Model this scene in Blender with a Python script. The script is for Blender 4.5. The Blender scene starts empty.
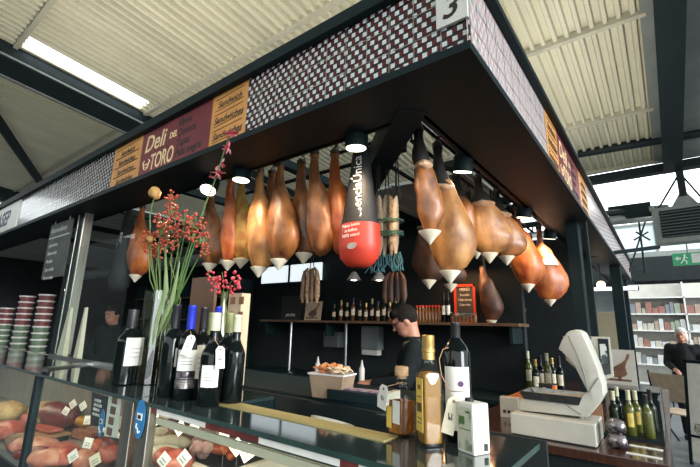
import bpy, bmesh, math, random
from mathutils import Vector, Matrix, noise
random.seed(7)
C = bpy.context.scene.collection
PI = math.pi
# ------------------------------------------------------------------ camera model (solved from the photograph's vanishing lines)
FPX = 406.3
EYE = Vector((0, 0, 1.57))
def cam_rows(yaw, pitch, roll):
    c, s = math.cos, math.sin
    Ry = Matrix(((c(yaw), -s(yaw), 0), (s(yaw), c(yaw), 0), (0, 0, 1)))
    B = Matrix(((1, 0, 0), (0, 0, -1), (0, 1, 0)))
    Rp = Matrix(((1, 0, 0), (0, c(pitch), s(pitch)), (0, -s(pitch), c(pitch))))
    Rr = Matrix(((c(roll), -s(roll), 0), (s(roll), c(roll), 0), (0, 0, 1)))
    return Rr @ Rp @ B @ Ry
MC = cam_rows(math.radians(-37.588), math.radians(12.823), math.radians(1.412))
def ray(x, y): return MC.transposed() @ Vector(((x-350)/FPX, (y-233.5)/FPX, 1))
def onz(x, y, z): d = ray(x, y); return EYE + d*((z-EYE.z)/d.z)
def ony(x, y, Y): d = ray(x, y); return EYE + d*(Y/d.y)
def onx(x, y, X): d = ray(x, y); return EYE + d*(X/d.x)
def at(x, y, t): return EYE + ray(x, y)*t
cd = bpy.data.cameras.new('camera'); cam = bpy.data.objects.new('camera', cd); C.objects.link(cam)
cd.sensor_width = 36; cd.lens = FPX/700*36; cd.clip_start = .05; cd.clip_end = 300
r, dn, f = MC[0], MC[1], MC[2]
cam.matrix_world = Matrix(((r.x, -dn.x, -f.x, 0), (r.y, -dn.y, -f.y, 0), (r.z, -dn.z, -f.z, 1.57), (0, 0, 0, 1)))
bpy.context.scene.camera = cam

# ------------------------------------------------------------------ materials
def mat(name, c1, c2=None, rough=.5, scale=8, metal=0, bump=0, spec=.5, coat=0, emit=None, estr=0, contrast=(.35, .65), stretch=None, detail=4, alpha=None):
    m = bpy.data.materials.new(name); m.use_nodes = True
    nt = m.node_tree; b = nt.nodes['Principled BSDF']
    if c2 is None: c2 = tuple(x*.86 for x in c1)
    tc = nt.nodes.new('ShaderNodeTexCoord'); n = nt.nodes.new('ShaderNodeTexNoise')
    n.inputs['Scale'].default_value = scale; n.inputs['Detail'].default_value = detail
    mp = nt.nodes.new('ShaderNodeMapping'); nt.links.new(tc.outputs['Object'], mp.inputs[0]); nt.links.new(mp.outputs[0], n.inputs['Vector'])
    if stretch: mp.inputs['Scale'].default_value = stretch
    cr = nt.nodes.new('ShaderNodeValToRGB')
    cr.color_ramp.elements[0].position, cr.color_ramp.elements[1].position = contrast
    cr.color_ramp.elements[0].color = (*c1, 1); cr.color_ramp.elements[1].color = (*c2, 1)
    nt.links.new(n.outputs['Fac'], cr.inputs[0]); nt.links.new(cr.outputs[0], b.inputs['Base Color'])
    b.inputs['Roughness'].default_value = rough; b.inputs['Metallic'].default_value = metal
    b.inputs['Specular IOR Level'].default_value = spec; b.inputs['Coat Weight'].default_value = coat
    b.inputs['Coat Roughness'].default_value = .08
    if bump:
        bp = nt.nodes.new('ShaderNodeBump'); bp.inputs['Strength'].default_value = bump; bp.inputs['Distance'].default_value = .01
        nt.links.new(n.outputs['Fac'], bp.inputs['Height']); nt.links.new(bp.outputs[0], b.inputs['Normal'])
    if emit:
        b.inputs['Emission Color'].default_value = (*emit, 1); b.inputs['Emission Strength'].default_value = estr
    return m
def glass(name, tint=(.9, .97, .95), refl=.04, rough=.02):
    m = bpy.data.materials.new(name); m.use_nodes = True; nt = m.node_tree; nt.nodes.clear()
    o = nt.nodes.new('ShaderNodeOutputMaterial'); mx = nt.nodes.new('ShaderNodeMixShader')
    t = nt.nodes.new('ShaderNodeBsdfTransparent'); g = nt.nodes.new('ShaderNodeBsdfGlossy'); fr = nt.nodes.new('ShaderNodeFresnel')
    nz = nt.nodes.new('ShaderNodeTexNoise'); nz.inputs['Scale'].default_value = 5
    mr = nt.nodes.new('ShaderNodeMapRange'); mr.inputs['To Min'].default_value = rough; mr.inputs['To Max'].default_value = rough*2.5
    nt.links.new(nz.outputs['Fac'], mr.inputs['Value']); nt.links.new(mr.outputs[0], g.inputs['Roughness'])
    t.inputs[0].default_value = (*tint, 1); fr.inputs['IOR'].default_value = 1.5
    ad = nt.nodes.new('ShaderNodeMath'); ad.operation = 'ADD'; ad.inputs[1].default_value = refl-.04; ad.use_clamp = True
    ge = nt.nodes.new('ShaderNodeNewGeometry'); iv = nt.nodes.new('ShaderNodeMath'); iv.operation = 'SUBTRACT'; iv.inputs[0].default_value = 1
    ml = nt.nodes.new('ShaderNodeMath'); ml.operation = 'MULTIPLY'
    nt.links.new(ge.outputs['Backfacing'], iv.inputs[1]); nt.links.new(fr.outputs[0], ad.inputs[0])
    nt.links.new(ad.outputs[0], ml.inputs[0]); nt.links.new(iv.outputs[0], ml.inputs[1]); nt.links.new(ml.outputs[0], mx.inputs[0])
    nt.links.new(t.outputs[0], mx.inputs[1]); nt.links.new(g.outputs[0], mx.inputs[2]); nt.links.new(mx.outputs[0], o.inputs[0])
    return m
M = {}
M['dark'] = mat('dark_painted_metal', (.003, .011, .013), (.005, .015, .018), .55, 6, spec=.2)
M['dark_matt'] = mat('dark_laminate', (.006, .01, .011), (.009, .014, .016), .65, 5, spec=.3)
M['steel_beam'] = mat('dark_green_grey_steel', (.006, .013, .015), (.01, .018, .021), .55, 3, spec=.25)
M['cream_roof'] = mat('cream_corrugated_sheet', (.66, .625, .47), (.56, .53, .4), .5, 3, stretch=(1, .15, 1))
M['cream_trim'] = mat('cream_purlin', (.5, .47, .36), (.42, .4, .31), .5, 4)
M['grey_roof'] = mat('grey_sheet', (.22, .24, .22), (.17, .19, .18), .5, 3)
M['hall_wall'] = mat('dark_hall_wall', (.05, .055, .055), (.035, .04, .04), .7, 2)
M['floor'] = mat('grey_floor', (.15, .16, .17), (.1, .11, .12), .4, 1.2)
M['t_white'] = mat('white_tile_glaze', (.60, .66, .65), (.52, .58, .57), .25, 30, coat=.4)
M['t_red'] = mat('dark_red_tile_glaze', (.11, .014, .018), (.085, .012, .015), .25, 30, coat=.4)
M['t_black'] = mat('black_tile_glaze', (.012, .014, .016), (.016, .018, .02), .25, 30, coat=.4)
M['orange'] = mat('orange_menu_board', (.62, .29, .075), (.52, .24, .06), .5, 6)
M['red'] = mat('maroon_menu_board', (.17, .02, .026), (.13, .016, .02), .5, 6)
M['ink'] = mat('black_paint', (.015, .012, .012), rough=.6)
M['cream_paint'] = mat('cream_paint', (.8, .62, .34), rough=.6)
M['white_paint'] = mat('white_paint', (.75, .76, .72), rough=.5)
M['plate'] = mat('white_enamel', (.66, .66, .6), rough=.4)
M['ceil_in'] = mat('pale_ceiling_sheet', (.42, .46, .43), (.36, .4, .38), .5, 3)
M['chrome'] = mat('brushed_steel', (.55, .56, .55), (.42, .43, .42), .28, 40, metal=1, stretch=(1, 1, .05))
M['brass_steel'] = mat('warm_brushed_steel', (.34, .32, .27), (.25, .24, .2), .38, 40, metal=1, stretch=(1, 1, .05))
M['ham'] = mat('cured_ham_rind', (.06, .016, .005), (.44, .16, .04), .42, 10, bump=.7, spec=.6, contrast=(.32, .68), detail=9, stretch=(1, 1, .55))
M['ham_pale'] = mat('pale_ham_fat', (.5, .25, .08), (.13, .035, .01), .42, 10, bump=.7, contrast=(.3, .72), detail=9, stretch=(1, 1, .55))
M['ham_red'] = mat('red_ham_rind', (.2, .03, .008), (.54, .17, .04), .4, 10, bump=.6, contrast=(.3, .7), detail=9, stretch=(1, 1, .55))
M['ham_mould'] = mat('mouldy_ham_rind', (.4, .27, .05), (.3, .12, .03), .6, 14, bump=.4, contrast=(.35, .6))
M['ham_dark'] = mat('dark_ham_rind', (.035, .018, .012), (.1, .035, .015), .5, 9, bump=.35)
M['shank_dark'] = mat('dark_shank', (.012, .012, .012), (.03, .02, .016), .5, 12, bump=.3)
M['fat'] = mat('white_fat', (.6, .4, .25), (.42, .2, .09), .45, 20, bump=.3)
M['hoof'] = mat('hoof_horn', (.03, .025, .02), (.12, .09, .06), .45, 20)
M['cup'] = mat('cream_drip_cup', (.78, .71, .56), (.68, .6, .46), .5, 10)
M['cord'] = mat('dark_cord', (.02, .018, .016), rough=.8)
M['bag'] = mat('black_cloth_bag', (.008, .01, .012), (.014, .016, .018), .7, 30, bump=.2)
M['bag_red'] = mat('red_bag_print', (.62, .05, .025), (.5, .04, .02), .45, 8)
M['saus'] = mat('floury_sausage', (.42, .3, .18), (.2, .09, .05), .7, 45, bump=.4)
M['saus_w'] = mat('white_sausage', (.55, .46, .34), (.42, .32, .22), .7, 40, bump=.3)
M['saus_d'] = mat('brown_sausage', (.12, .06, .03), (.2, .12, .07), .6, 30, bump=.3)
M['band'] = mat('green_band', (.03, .1, .06), rough=.6)
M['string_b'] = mat('blue_green_string', (.05, .16, .18), rough=.7)
M['b_black'] = mat('black_wine_glass', (.003, .005, .005), (.005, .007, .007), .1, 5, spec=.28)
M['b_green'] = mat('dark_green_glass', (.006, .012, .007), (.009, .017, .009), .1, 5, spec=.35)
M['b_olive'] = mat('olive_glass', (.1, .11, .02), (.06, .07, .015), .08, 5, coat=.5)
M['b_amber'] = mat('amber_glass', (.3, .13, .03), (.2, .08, .02), .1, 5, coat=.5)
M['b_brown'] = mat('brown_glass', (.07, .025, .01), (.1, .04, .015), .1, 5, coat=.4)
M['cap_black'] = mat('black_capsule', (.015, .015, .017), rough=.4)
M['cap_blue'] = mat('blue_foil', (.03, .05, .5), (.02, .03, .36), .3, 20, metal=.3)
M['cap_cream'] = mat('cream_foil', (.52, .52, .36), (.44, .45, .3), .4, 20)
M['cap_olive'] = mat('olive_foil', (.28, .3, .13), (.22, .24, .1), .4, 20)
M['gold'] = mat('gold_cap', (.62, .42, .14), (.5, .32, .1), .35, 30, metal=.7)
M['paper'] = mat('white_paper', (.72, .72, .66), (.64, .64, .58), .7, 20)
M['paper_y'] = mat('buff_paper', (.68, .62, .46), (.6, .54, .4), .7, 20)
M['label_y'] = mat('yellow_label', (.72, .52, .1), (.62, .44, .08), .5, 20)
M['cork'] = mat('cork', (.5, .33, .18), (.36, .22, .11), .8, 60)
M['purple'] = mat('purple_seal', (.08, .02, .1), rough=.5)
M['oil'] = mat('golden_oil', (.3, .15, .015), (.2, .09, .008), .4, 6, spec=.1)
M['whisky'] = mat('amber_spirit', (.5, .19, .03), (.4, .14, .02), .2, 6)
M['whisky'].node_tree.nodes['Principled BSDF'].inputs['Transmission Weight'].default_value = .65
M['pane'] = glass('clear_glass', (.93, .97, .96), .0)
M['case_pane'] = glass('case_front_glass', (.93, .96, .94), .045)
M['vase'] = glass('thick_vase_glass', (.8, .83, .76), .22)
M['top_glass'] = mat('dark_glass_top', (.02, .034, .034), (.026, .042, .042), .07, 3, spec=.7, coat=.6)
M['green_edge'] = mat('green_glass_edge', (.012, .03, .027), (.02, .055, .045), .1, 8, coat=.4)
M['bottle_glass'] = glass('bottle_clear_glass', (.93, .93, .88), .05)
M['wood_y'] = mat('pale_yellow_wood', (.36, .31, .13), (.28, .24, .09), .45, 6, stretch=(.4, 8, 1))
M['wood_d'] = mat('dark_red_wood', (.06, .025, .016), (.035, .015, .01), .22, 6, stretch=(8, .6, 1), coat=.3)
M['shelf_wood'] = mat('brown_shelf', (.16, .08, .04), (.1, .05, .025), .4, 6, stretch=(.4, 8, 1))
M['cream_frame'] = mat('cream_enamel_frame', (.66, .6, .46), (.58, .53, .4), .4, 8)
M['case_floor'] = mat('steel_case_floor', (.26, .25, .22), (.2, .19, .17), .4, 12, metal=.3)
M['scale'] = mat('ivory_plastic', (.46, .445, .38), (.41, .395, .34), .42, 10)
M['scale_d'] = mat('grey_plastic_seam', (.2, .2, .18), rough=.5)
M['screen'] = mat('dark_screen', (.015, .02, .025), (.03, .04, .045), .15, 12)
M['screen_pic'] = mat('screen_pictures', (.5, .52, .5), (.05, .07, .08), .2, 26, contrast=(.45, .55))
M['berry'] = mat('red_berry', (.32, .03, .022), (.44, .075, .04), .4, 20)
M['berry_p'] = mat('pink_red_berry', (.6, .06, .09), (.5, .04, .06), .4, 20)
M['stem'] = mat('green_stem', (.08, .16, .04), (.14, .22, .07), .6, 10)
M['leaf'] = mat('pale_green_leaf', (.2, .34, .1), (.4, .48, .26), .5, 6, stretch=(12, 12, 1))
M['leaf_d'] = mat('dark_green_leaf', (.05, .14, .04), (.1, .2, .06), .5, 6)
M['dry'] = mat('dried_flower', (.5, .3, .1), (.4, .22, .06), .8, 30)
M['ribbon'] = mat('pink_red_ribbon', (.62, .1, .14), (.7, .4, .42), .6, 25, contrast=(.45, .6))
M['water'] = mat('vase_water', (.16, .12, .06), (.1, .08, .04), .08, 6, coat=.3)
M['water'].node_tree.nodes['Principled BSDF'].inputs['Transmission Weight'].default_value = .7
M['blue'] = mat('blue_sticker', (.03, .2, .42), (.02, .16, .36), .4, 12)
M['meat'] = mat('red_meat', (.3, .045, .025), (.48, .14, .09), .4, 18, bump=.3, contrast=(.4, .6))
M['meat_d'] = mat('dark_meat', (.09, .015, .015), (.16, .03, .022), .35, 12, bump=.3)
M['meat_p'] = mat('pale_pink_ham', (.5, .24, .15), (.36, .1, .06), .4, 14, bump=.3)
M['chorizo'] = mat('chorizo', (.35, .05, .02), (.5, .12, .04), .4, 30, bump=.3)
M['garlic'] = mat('round_sausage', (.5, .36, .3), (.24, .11, .1), .6, 22, bump=.3)
M['cheese'] = mat('white_cheese', (.55, .5, .38), (.44, .4, .28), .5, 12, bump=.2)
M['lettuce'] = mat('pale_shavings', (.5, .38, .16), (.34, .18, .08), .6, 16, bump=.4)
M['board'] = mat('wooden_board', (.4, .24, .11), (.3, .17, .08), .5, 6)
M['plastic'] = glass('clear_plastic', (.86, .86, .82), .08, .1)
M['tubfood'] = mat('pink_tub_filling', (.18, .06, .05), (.1, .03, .03), .5, 30)
M['tublid'] = mat('clear_white_lid', (.66, .62, .6), (.5, .47, .46), .3, 20)
M['tubgreen'] = mat('green_tub_filling', (.13, .19, .12), (.08, .12, .07), .5, 30)
M['slate'] = mat('chalkboard_slate', (.02, .026, .026), (.06, .065, .06), .6, 4)
M['chalk'] = mat('chalk_writing', (.42, .44, .42), rough=.9)
M['skin'] = mat('skin', (.42, .2, .13), (.36, .16, .1), .5, 12)
M['hair'] = mat('dark_hair', (.006, .005, .005), (.012, .01, .009), .8, 40, bump=.4, spec=.15)
M['hair_w'] = mat('white_hair', (.62, .6, .56), (.5, .48, .45), .6, 40, bump=.4)
M['shirt'] = mat('black_shirt', (.007, .01, .011), (.011, .015, .016), .9, 20, spec=.15)
M['apron'] = mat('olive_apron', (.05, .055, .035), (.04, .044, .03), .8, 20)
M['jacket'] = mat('black_jacket', (.007, .009, .01), (.012, .014, .015), .85, 20, spec=.2)
M['canvas'] = mat('beige_canvas', (.6, .48, .34), (.5, .4, .28), .8, 14)
M['lamp_on'] = mat('lit_lamp', (.9, .85, .75), rough=.5, emit=(1, .86, .66), estr=5)
M['tube_on'] = mat('lit_tube', (.9, .9, .9), rough=.5, emit=(.95, 1, 1), estr=2.2)
M['warm_on'] = mat('lit_warm_lamp', (.9, .8, .6), rough=.5, emit=(1, .62, .3), estr=6)
M['win_on'] = mat('lit_window', (.8, .85, .85), rough=.5, emit=(.85, .95, 1), estr=.9)
M['exit'] = mat('green_exit_sign', (.02, .22, .1), rough=.4, emit=(.05, .5, .22), estr=.25)
M['grille'] = mat('grey_louvre', (.05, .06, .06), (.07, .08, .08), .5, 10)
M['grey_case'] = mat('grey_casing', (.22, .24, .22), (.17, .19, .18), .5, 10)
M['grey_wall'] = mat('pale_far_wall', (.5, .54, .54), (.4, .44, .45), .6, 2)
M['beige'] = mat('beige_board', (.32, .28, .18), (.25, .22, .14), .6, 5, stretch=(1, 1, .2))
M['brown_box'] = mat('brown_card', (.26, .13, .07), (.2, .1, .05), .7, 14)
M['orange_card'] = mat('orange_card', (.7, .2, .04), rough=.5)
M['tan'] = mat('tan_print', (.55, .42, .28), (.46, .34, .22), .6, 12)
M['white_card'] = mat('grey_white_print', (.5, .49, .44), (.42, .41, .37), .5, 6)
M['ham_print'] = mat('ham_print_ink', (.1, .05, .03), (.18, .09, .05), .5, 14)
M['foil'] = mat('crinkled_foil', (.3, .27, .26), (.05, .04, .05), .22, 25, metal=.6, bump=.5, contrast=(.42, .58))

# ------------------------------------------------------------------ mesh builder
class MB:
    def __init__(s): s.bm = bmesh.new()
    def face(s, pts, mi=0):
        f = s.bm.faces.new([s.bm.verts.new(p) for p in pts]); f.material_index = mi; return s
    def box(s, a, b, mi=0, xf=None):
        x0, y0, z0 = a; x1, y1, z1 = b
        v = [Vector(p) for p in ((x0, y0, z0), (x1, y0, z0), (x1, y1, z0), (x0, y1, z0), (x0, y0, z1), (x1, y0, z1), (x1, y1, z1), (x0, y1, z1))]
        if xf: v = [xf @ p for p in v]
        v = [s.bm.verts.new(p) for p in v]
        for q in ((3, 2, 1, 0), (4, 5, 6, 7), (0, 1, 5, 4), (1, 2, 6, 5), (2, 3, 7, 6), (3, 0, 4, 7)):
            s.bm.faces.new([v[i] for i in q]).material_index = mi
        return s
    def rings(s, rings, mi=0, cap=True):
        R = [[s.bm.verts.new(p) for p in g] for g in rings]; n = len(R[0])
        for a, b in zip(R, R[1:]):
            for i in range(n):
                j = (i+1) % n
                s.bm.faces.new((a[i], a[j], b[j], b[i])).material_index = mi
        if cap:
            s.bm.faces.new(R[0][::-1]).material_index = mi; s.bm.faces.new(R[-1]).material_index = mi
        return s
    def lathe(s, prof, seg=20, c=(0, 0, 0), mi=0, cap=True, sx=1, sy=1):
        return s.rings([[(c[0]+max(r, .0004)*math.cos(2*PI*k/seg)*sx, c[1]+max(r, .0004)*math.sin(2*PI*k/seg)*sy, c[2]+z) for k in range(seg)] for r, z in prof], mi, cap)
    def tube(s, pts, r, seg=8, mi=0, rr=None):
        pts = [Vector(p) for p in pts]; rings = []; n = None
        for i, p in enumerate(pts):
            t = (pts[min(i+1, len(pts)-1)]-pts[max(i-1, 0)]).normalized()
            if n is None:
                n = t.cross(Vector((0, 0, 1)))
                if n.length < .05: n = t.cross(Vector((0, 1, 0)))
            n = (n - t*n.dot(t)).normalized(); b = t.cross(n)
            q = rr[i] if rr else r
            rings.append([p+n*q*math.cos(2*PI*k/seg)+b*q*math.sin(2*PI*k/seg) for k in range(seg)])
        return s.rings(rings, mi)
    def ball(s, c, rx, ry=None, rz=None, u=12, v=8, mi=0):
        ry = rx if ry is None else ry; rz = rx if rz is None else rz
        return s.rings([[(c[0]+rx*math.sin(max(.02, min(PI-.02, PI*i/v)))*math.cos(2*PI*k/u), c[1]+ry*math.sin(max(.02, min(PI-.02, PI*i/v)))*math.sin(2*PI*k/u), c[2]-rz*math.cos(PI*i/v)) for k in range(u)] for i in range(v+1)], mi)
    def prism(s, poly, o, ux, uy, uz, depth, mi=0):          # polygon in the ux,uy plane, pushed along uz
        o, ux, uy, uz = Vector(o), Vector(ux), Vector(uy), Vector(uz)
        a = [o+ux*p[0]+uy*p[1] for p in poly]
        return s.rings([a, [p+uz*depth for p in a]], mi)
    def build(s, name, mats, parent=None, smooth=35, bevel=0, loc=None, noise_amp=0, noise_scale=8):
        if noise_amp:
            for v in s.bm.verts:
                d = noise.noise_vector(v.co*noise_scale)*noise_amp; v.co += d
        if bevel:
            bmesh.ops.remove_doubles(s.bm, verts=s.bm.verts, dist=1e-5)
            ed = [e for e in s.bm.edges if len(e.link_faces) == 2 and e.calc_face_angle(0) > .6]
            bmesh.ops.bevel(s.bm, geom=ed, offset=bevel, segments=2, affect='EDGES', profile=.6)
        bmesh.ops.recalc_face_normals(s.bm, faces=s.bm.faces)
        me = bpy.data.meshes.new(name); s.bm.to_mesh(me); s.bm.free()
        for m in (mats if isinstance(mats, (list, tuple)) else [mats]): me.materials.append(m)
        if smooth:
            for p in me.polygons: p.use_smooth = True
            me.set_sharp_from_angle(angle=math.radians(smooth))
        o = bpy.data.objects.new(name, me); C.objects.link(o)
        if parent: o.parent = parent
        if loc is not None: o.location = loc
        return o
def tag(o, label, cat, group=None, kind=None):
    o['label'] = label; o['category'] = cat
    if group: o['group'] = group
    if kind: o['kind'] = kind
    return o
def thing(name, label, cat, loc=(0, 0, 0), rz=0, group=None):
    o = bpy.data.objects.new(name, None); C.objects.link(o); o.empty_display_size = .1
    o.location = loc; o.rotation_euler = (0, 0, rz); return tag(o, label, cat, group)
def struct(o, label=None, cat=None):
    o['kind'] = 'structure'
    if label: o['label'] = label
    if cat: o['category'] = cat
    return o
def kids(o): return [c for c in bpy.data.objects if c.parent == o]
def dup(root, loc, rz=0, label=None, scale=None, tree=None):
    r = root.copy(); C.objects.link(r); r.location = loc; r.rotation_euler = (0, 0, rz)
    if label: r['label'] = label
    if scale: r.scale = scale if hasattr(scale, '__len__') else (scale,)*3
    for ch in (tree or kids(root)):
        c = ch.copy(); C.objects.link(c); c.parent = r
        for g in kids(ch):
            d = g.copy(); C.objects.link(d); d.parent = c
    return r
def text(name, s, size, m, parent, loc, right, up, shear=0, align='LEFT', ext=.0006, squeeze=1, bold=0):
    cu = bpy.data.curves.new('t', 'FONT'); cu.body = s; cu.size = size; cu.extrude = ext; cu.shear = shear; cu.align_x = align; cu.offset = bold
    cu.resolution_u = 3
    ob = bpy.data.objects.new('t', cu); C.objects.link(ob)
    dg = bpy.context.evaluated_depsgraph_get(); me = bpy.data.meshes.new_from_object(ob.evaluated_get(dg))
    bpy.data.objects.remove(ob); bpy.data.curves.remove(cu)
    me.name = name; me.materials.clear(); me.materials.append(m)
    o = bpy.data.objects.new(name, me); C.objects.link(o)
    R, U = Vector(right).normalized(), Vector(up).normalized(); N = R.cross(U)
    mw = Matrix(((R.x*squeeze, U.x, N.x, 0), (R.y*squeeze, U.y, N.y, 0), (R.z*squeeze, U.z, N.z, 0), (0, 0, 0, 1)))
    mw.translation = Vector(loc)
    if parent: o.parent = parent
    me.transform(mw.to_3x3().to_4x4()); o.location = Vector(loc)
    return o
ORD = ['first', 'second', 'third', 'fourth', 'fifth', 'sixth', 'seventh', 'eighth', 'ninth', 'tenth', 'eleventh', 'twelfth', 'thirteenth', 'fourteenth', 'fifteenth', 'sixteenth', 'seventeenth', 'eighteenth', 'nineteenth', 'twentieth', 'twenty-first', 'twenty-second', 'twenty-third', 'twenty-fourth']
FX, FU = (1, 0, 0), (0, 0, 1)

# ================================================================== SETTING
struct(MB().box((-30, -14, -.1), (18, 30, 0)).build('floor', M['floor']), 'grey hall floor', 'floor')
SL = -.1
def rz_(y): return 5.2+SL*(y-1.3)
def corr(mb, x0, x1, y0, y1, pitch=.125, dep=.055):
    x = x0; row = []
    while x < x1-1e-4:
        for dx, dz in ((0, 0), (.3, 0), (.42, dep), (.88, dep)):
            if x+dx*pitch <= x1: row.append((x+dx*pitch, dz))
        x += pitch
    row.append((x1, 0))
    for a, b in zip(row, row[1:]):
        mb.face([(a[0], y0, rz_(y0)+a[1]), (b[0], y0, rz_(y0)+b[1]), (b[0], y1, rz_(y1)+b[1]), (a[0], y1, rz_(y1)+a[1])])
mb = MB(); corr(mb, -6.3, .15, -6, 8.5); corr(mb, -16, -6.65, -6, 8.5, .1); corr(mb, -6.65, -6.3, -6, 1.1); corr(mb, -6.65, -6.3, 2.75, 8.5)  # slot left open to the sky to imitate a glare streak
struct(mb.build('ceiling', M['cream_roof'], smooth=0), 'cream corrugated roof sheet', 'ceiling')
def slbox(mb, x0, x1, y0, y1, d0, d1, mi=0):
    mb.rings([[(x0, y0, rz_(y0)+d0), (x1, y0, rz_(y0)+d0), (x1, y0, rz_(y0)+d1), (x0, y0, rz_(y0)+d1)], [(x0, y1, rz_(y1)+d0), (x1, y1, rz_(y1)+d0), (x1, y1, rz_(y1)+d1), (x0, y1, rz_(y1)+d1)]], mi)
n = 1
for y in (-.85, 1.05, 2.87, 4.72, 6.65, 8.42):
    mb = MB(); slbox(mb, -16, .2, y-.028, y+.028, -.035, .05)
    struct(mb.build('trim_%d' % n, M['cream_trim'], smooth=0), 'cream roof purlin', 'purlin'); n += 1
mb = MB(); slbox(mb, .15, .3, -6, 8.5, -.02, .04); slbox(mb, .48, 6, -6, 8.5, -.02, .04)
struct(mb.build('trim_%d' % n, M['grey_roof'], smooth=0), 'flat grey roof panel beside the roof beam', 'roof panel'); n += 1
mb = MB(); slbox(mb, .28, .47, -6, 8.4, -.24, -.02); slbox(mb, .25, .5, -6, 8.4, -.27, -.24)
struct(mb.build('trim_%d' % n, M['steel_beam'], smooth=0), 'deep dark steel roof beam', 'beam'); n += 1
mb = MB(); slbox(mb, -6.95, -6.72, -6, 8.5, -.2, .0); slbox(mb, -7.25, -6.68, -6, 8.5, -.24, -.2); slbox(mb, -7.22, -6.98, -6, 8.5, -.18, .0)
struct(mb.build('trim_%d' % n, M['steel_beam'], smooth=0), 'dark steel roof beam by the slot added for glare', 'beam'); n += 1
mb = MB(); slbox(mb, -6.71, -6.66, -6, 8.5, -.225, -.2); slbox(mb, -7.27, -7.2, -6, 8.5, -.26, -.23)
struct(mb.build('trim_%d' % n, M['grey_case'], smooth=0), 'grey conduit along the roof beam', 'conduit'); n += 1
a, b = Vector((-7.6, .6, 5.12)), Vector((-14, 3.9, 4.82)); d = (b-a)
mb = MB().tube([a, b], .11, 4); struct(mb.build('trim_%d' % n, M['steel_beam'], smooth=0), 'dark diagonal roof brace', 'brace'); n += 1
mb = MB(); slbox(mb, -14.5, -14.1, -6, 8.5, -.3, 0); struct(mb.build('trim_%d' % n, M['steel_beam'], smooth=0), 'far dark steel roof beam', 'beam'); n += 1
mb = MB(); slbox(mb, -16, 6, 8.42, 8.56, -.2, -.06)
struct(mb.build('trim_%d' % n, M['steel_beam'], smooth=0), 'dark gutter beam at the roof edge', 'beam'); n += 1
struct(MB().box((-30, -9.2, 0), (2, -9, 4.4)).build('wall_rear', M['hall_wall'], smooth=0), 'dark market hall wall', 'wall')
struct(MB().box((-20, -9, 0), (-19.8, 16, 5.4)).build('wall_side', M['hall_wall'], smooth=0), 'dark market hall wall at the far left', 'wall')
struct(MB().box((-20, 16, 0), (-3.2, 16.2, 5.2)).build('wall_north', M['hall_wall'], smooth=0), 'dark market hall wall behind the stall', 'wall')
# inner walls of the stall
struct(MB().box((-12, 4.6, 0), (-1.2, 4.7, 2.96)).build('wall_back', M['dark_matt'], smooth=0), 'dark back wall of the stall', 'wall')
struct(MB().box((-12.1, 1.9, 0), (-12, 4.7, 2.96)).build('wall_left', M['dark_matt'], smooth=0), 'dark end wall of the stall', 'wall')
struct(MB().box((-1.9, 6.2, 0), (-.75, 6.26, 2.85)).build('wall_right', M['dark_matt'], smooth=0), 'dark end partition of the stall', 'wall')
p0, p1 = ony(262, 284, 4.58), ony(322, 261, 4.58)
w = struct(MB().box((p0.x, 4.56, p0.z), (p1.x, 4.598, p1.z-.02)).build('window_1', M['win_on'], smooth=0), 'bright high window', 'window')
MB().box((p0.x-.04, 4.545, p0.z-.04), (p1.x+.04, 4.6, p0.z)).box((p0.x-.04, 4.545, p1.z-.02), (p1.x+.04, 4.6, p1.z+.02)).box(((p0.x+p1.x)/2-.02, 4.55, p0.z), ((p0.x+p1.x)/2+.02, 4.6, p1.z-.02)).build('window_frame', M['dark'], w, smooth=0)

# ================================================================== STALL CANOPY
can = thing('stall_canopy', 'dark market stall canopy with cube patterned tile fascia and a number plate', 'canopy')
MB().box((-12, 1.3, 2.585), (-.46, 1.64, 2.62)).box((-12, 1.62, 2.585), (-.84, 1.66, 2.72)).box((-.84, 1.64, 2.585), (-.46, 10, 2.62)).box((-.86, 1.64, 2.585), (-.82, 10, 2.72)).build('soffit', M['dark'], can, smooth=0)
MB().box((-12, 1.312, 2.6), (-.472, 1.35, 3.0)).box((-12, 1.27, 2.965), (-.43, 1.36, 3.03)).build('fascia_board', M['dark'], can, smooth=0)
MB().box((-.51, 1.36, 2.6), (-.472, 10, 3.0)).box((-.5, 1.3601, 2.965), (-.43, 10, 3.0)).build('fascia_board', M['dark'], can, smooth=0)
cm = MB()
x = -12.0
while x < -1.3:
    y_ = 1.66 if x < -5.3 else 3.3
    cm.box((x, y_, 2.93), (x+.2, 4.6, 2.96)); cm.box((x+.2, y_, 2.945), (x+.25, 4.6, 2.97)); x += .25
cm.build('ceiling_sheet', M['ceil_in'], can, smooth=0)
for x in (-8.0, -6.6, -5.2, -3.8, -2.42, -1.1): MB().box((x-.04, 1.62, 2.86), (x+.04, 4.6, 2.93)).build('joist', M['dark'], can, smooth=0)
for y in (1.8, 3.0, 4.2, 5.4, 6.6, 7.8): MB().box((-1.6, y-.03, 2.86), (-.83, y+.03, 2.92)).build('joist', M['dark'], can, smooth=0)
MB().box((-1.6, 4.6, 2.86), (-1.54, 9.9, 2.93)).build('joist', M['dark'], can, smooth=0)
MB().rings([[(-.8, 1.62, 2.58), (-.9, 1.52, 2.58), (-.9, 1.52, 2.74), (-.8, 1.62, 2.74)], [(-3.3, 4.12, 2.58), (-3.4, 4.02, 2.58), (-3.4, 4.02, 2.74), (-3.3, 4.12, 2.74)]]).build('hip_beam', M['dark'], can, smooth=0)
for (x0, x1, y0, y1, z0) in ((-4.56, -4.53, 1.46, 1.54, 1.25), (-4.41, -4.38, 1.46, 1.54, 1.25)):
    MB().box((x0, y0, z0), (x1, y1, 2.6)).build('post', M['brass_steel'], can, smooth=0, bevel=.004)
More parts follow.
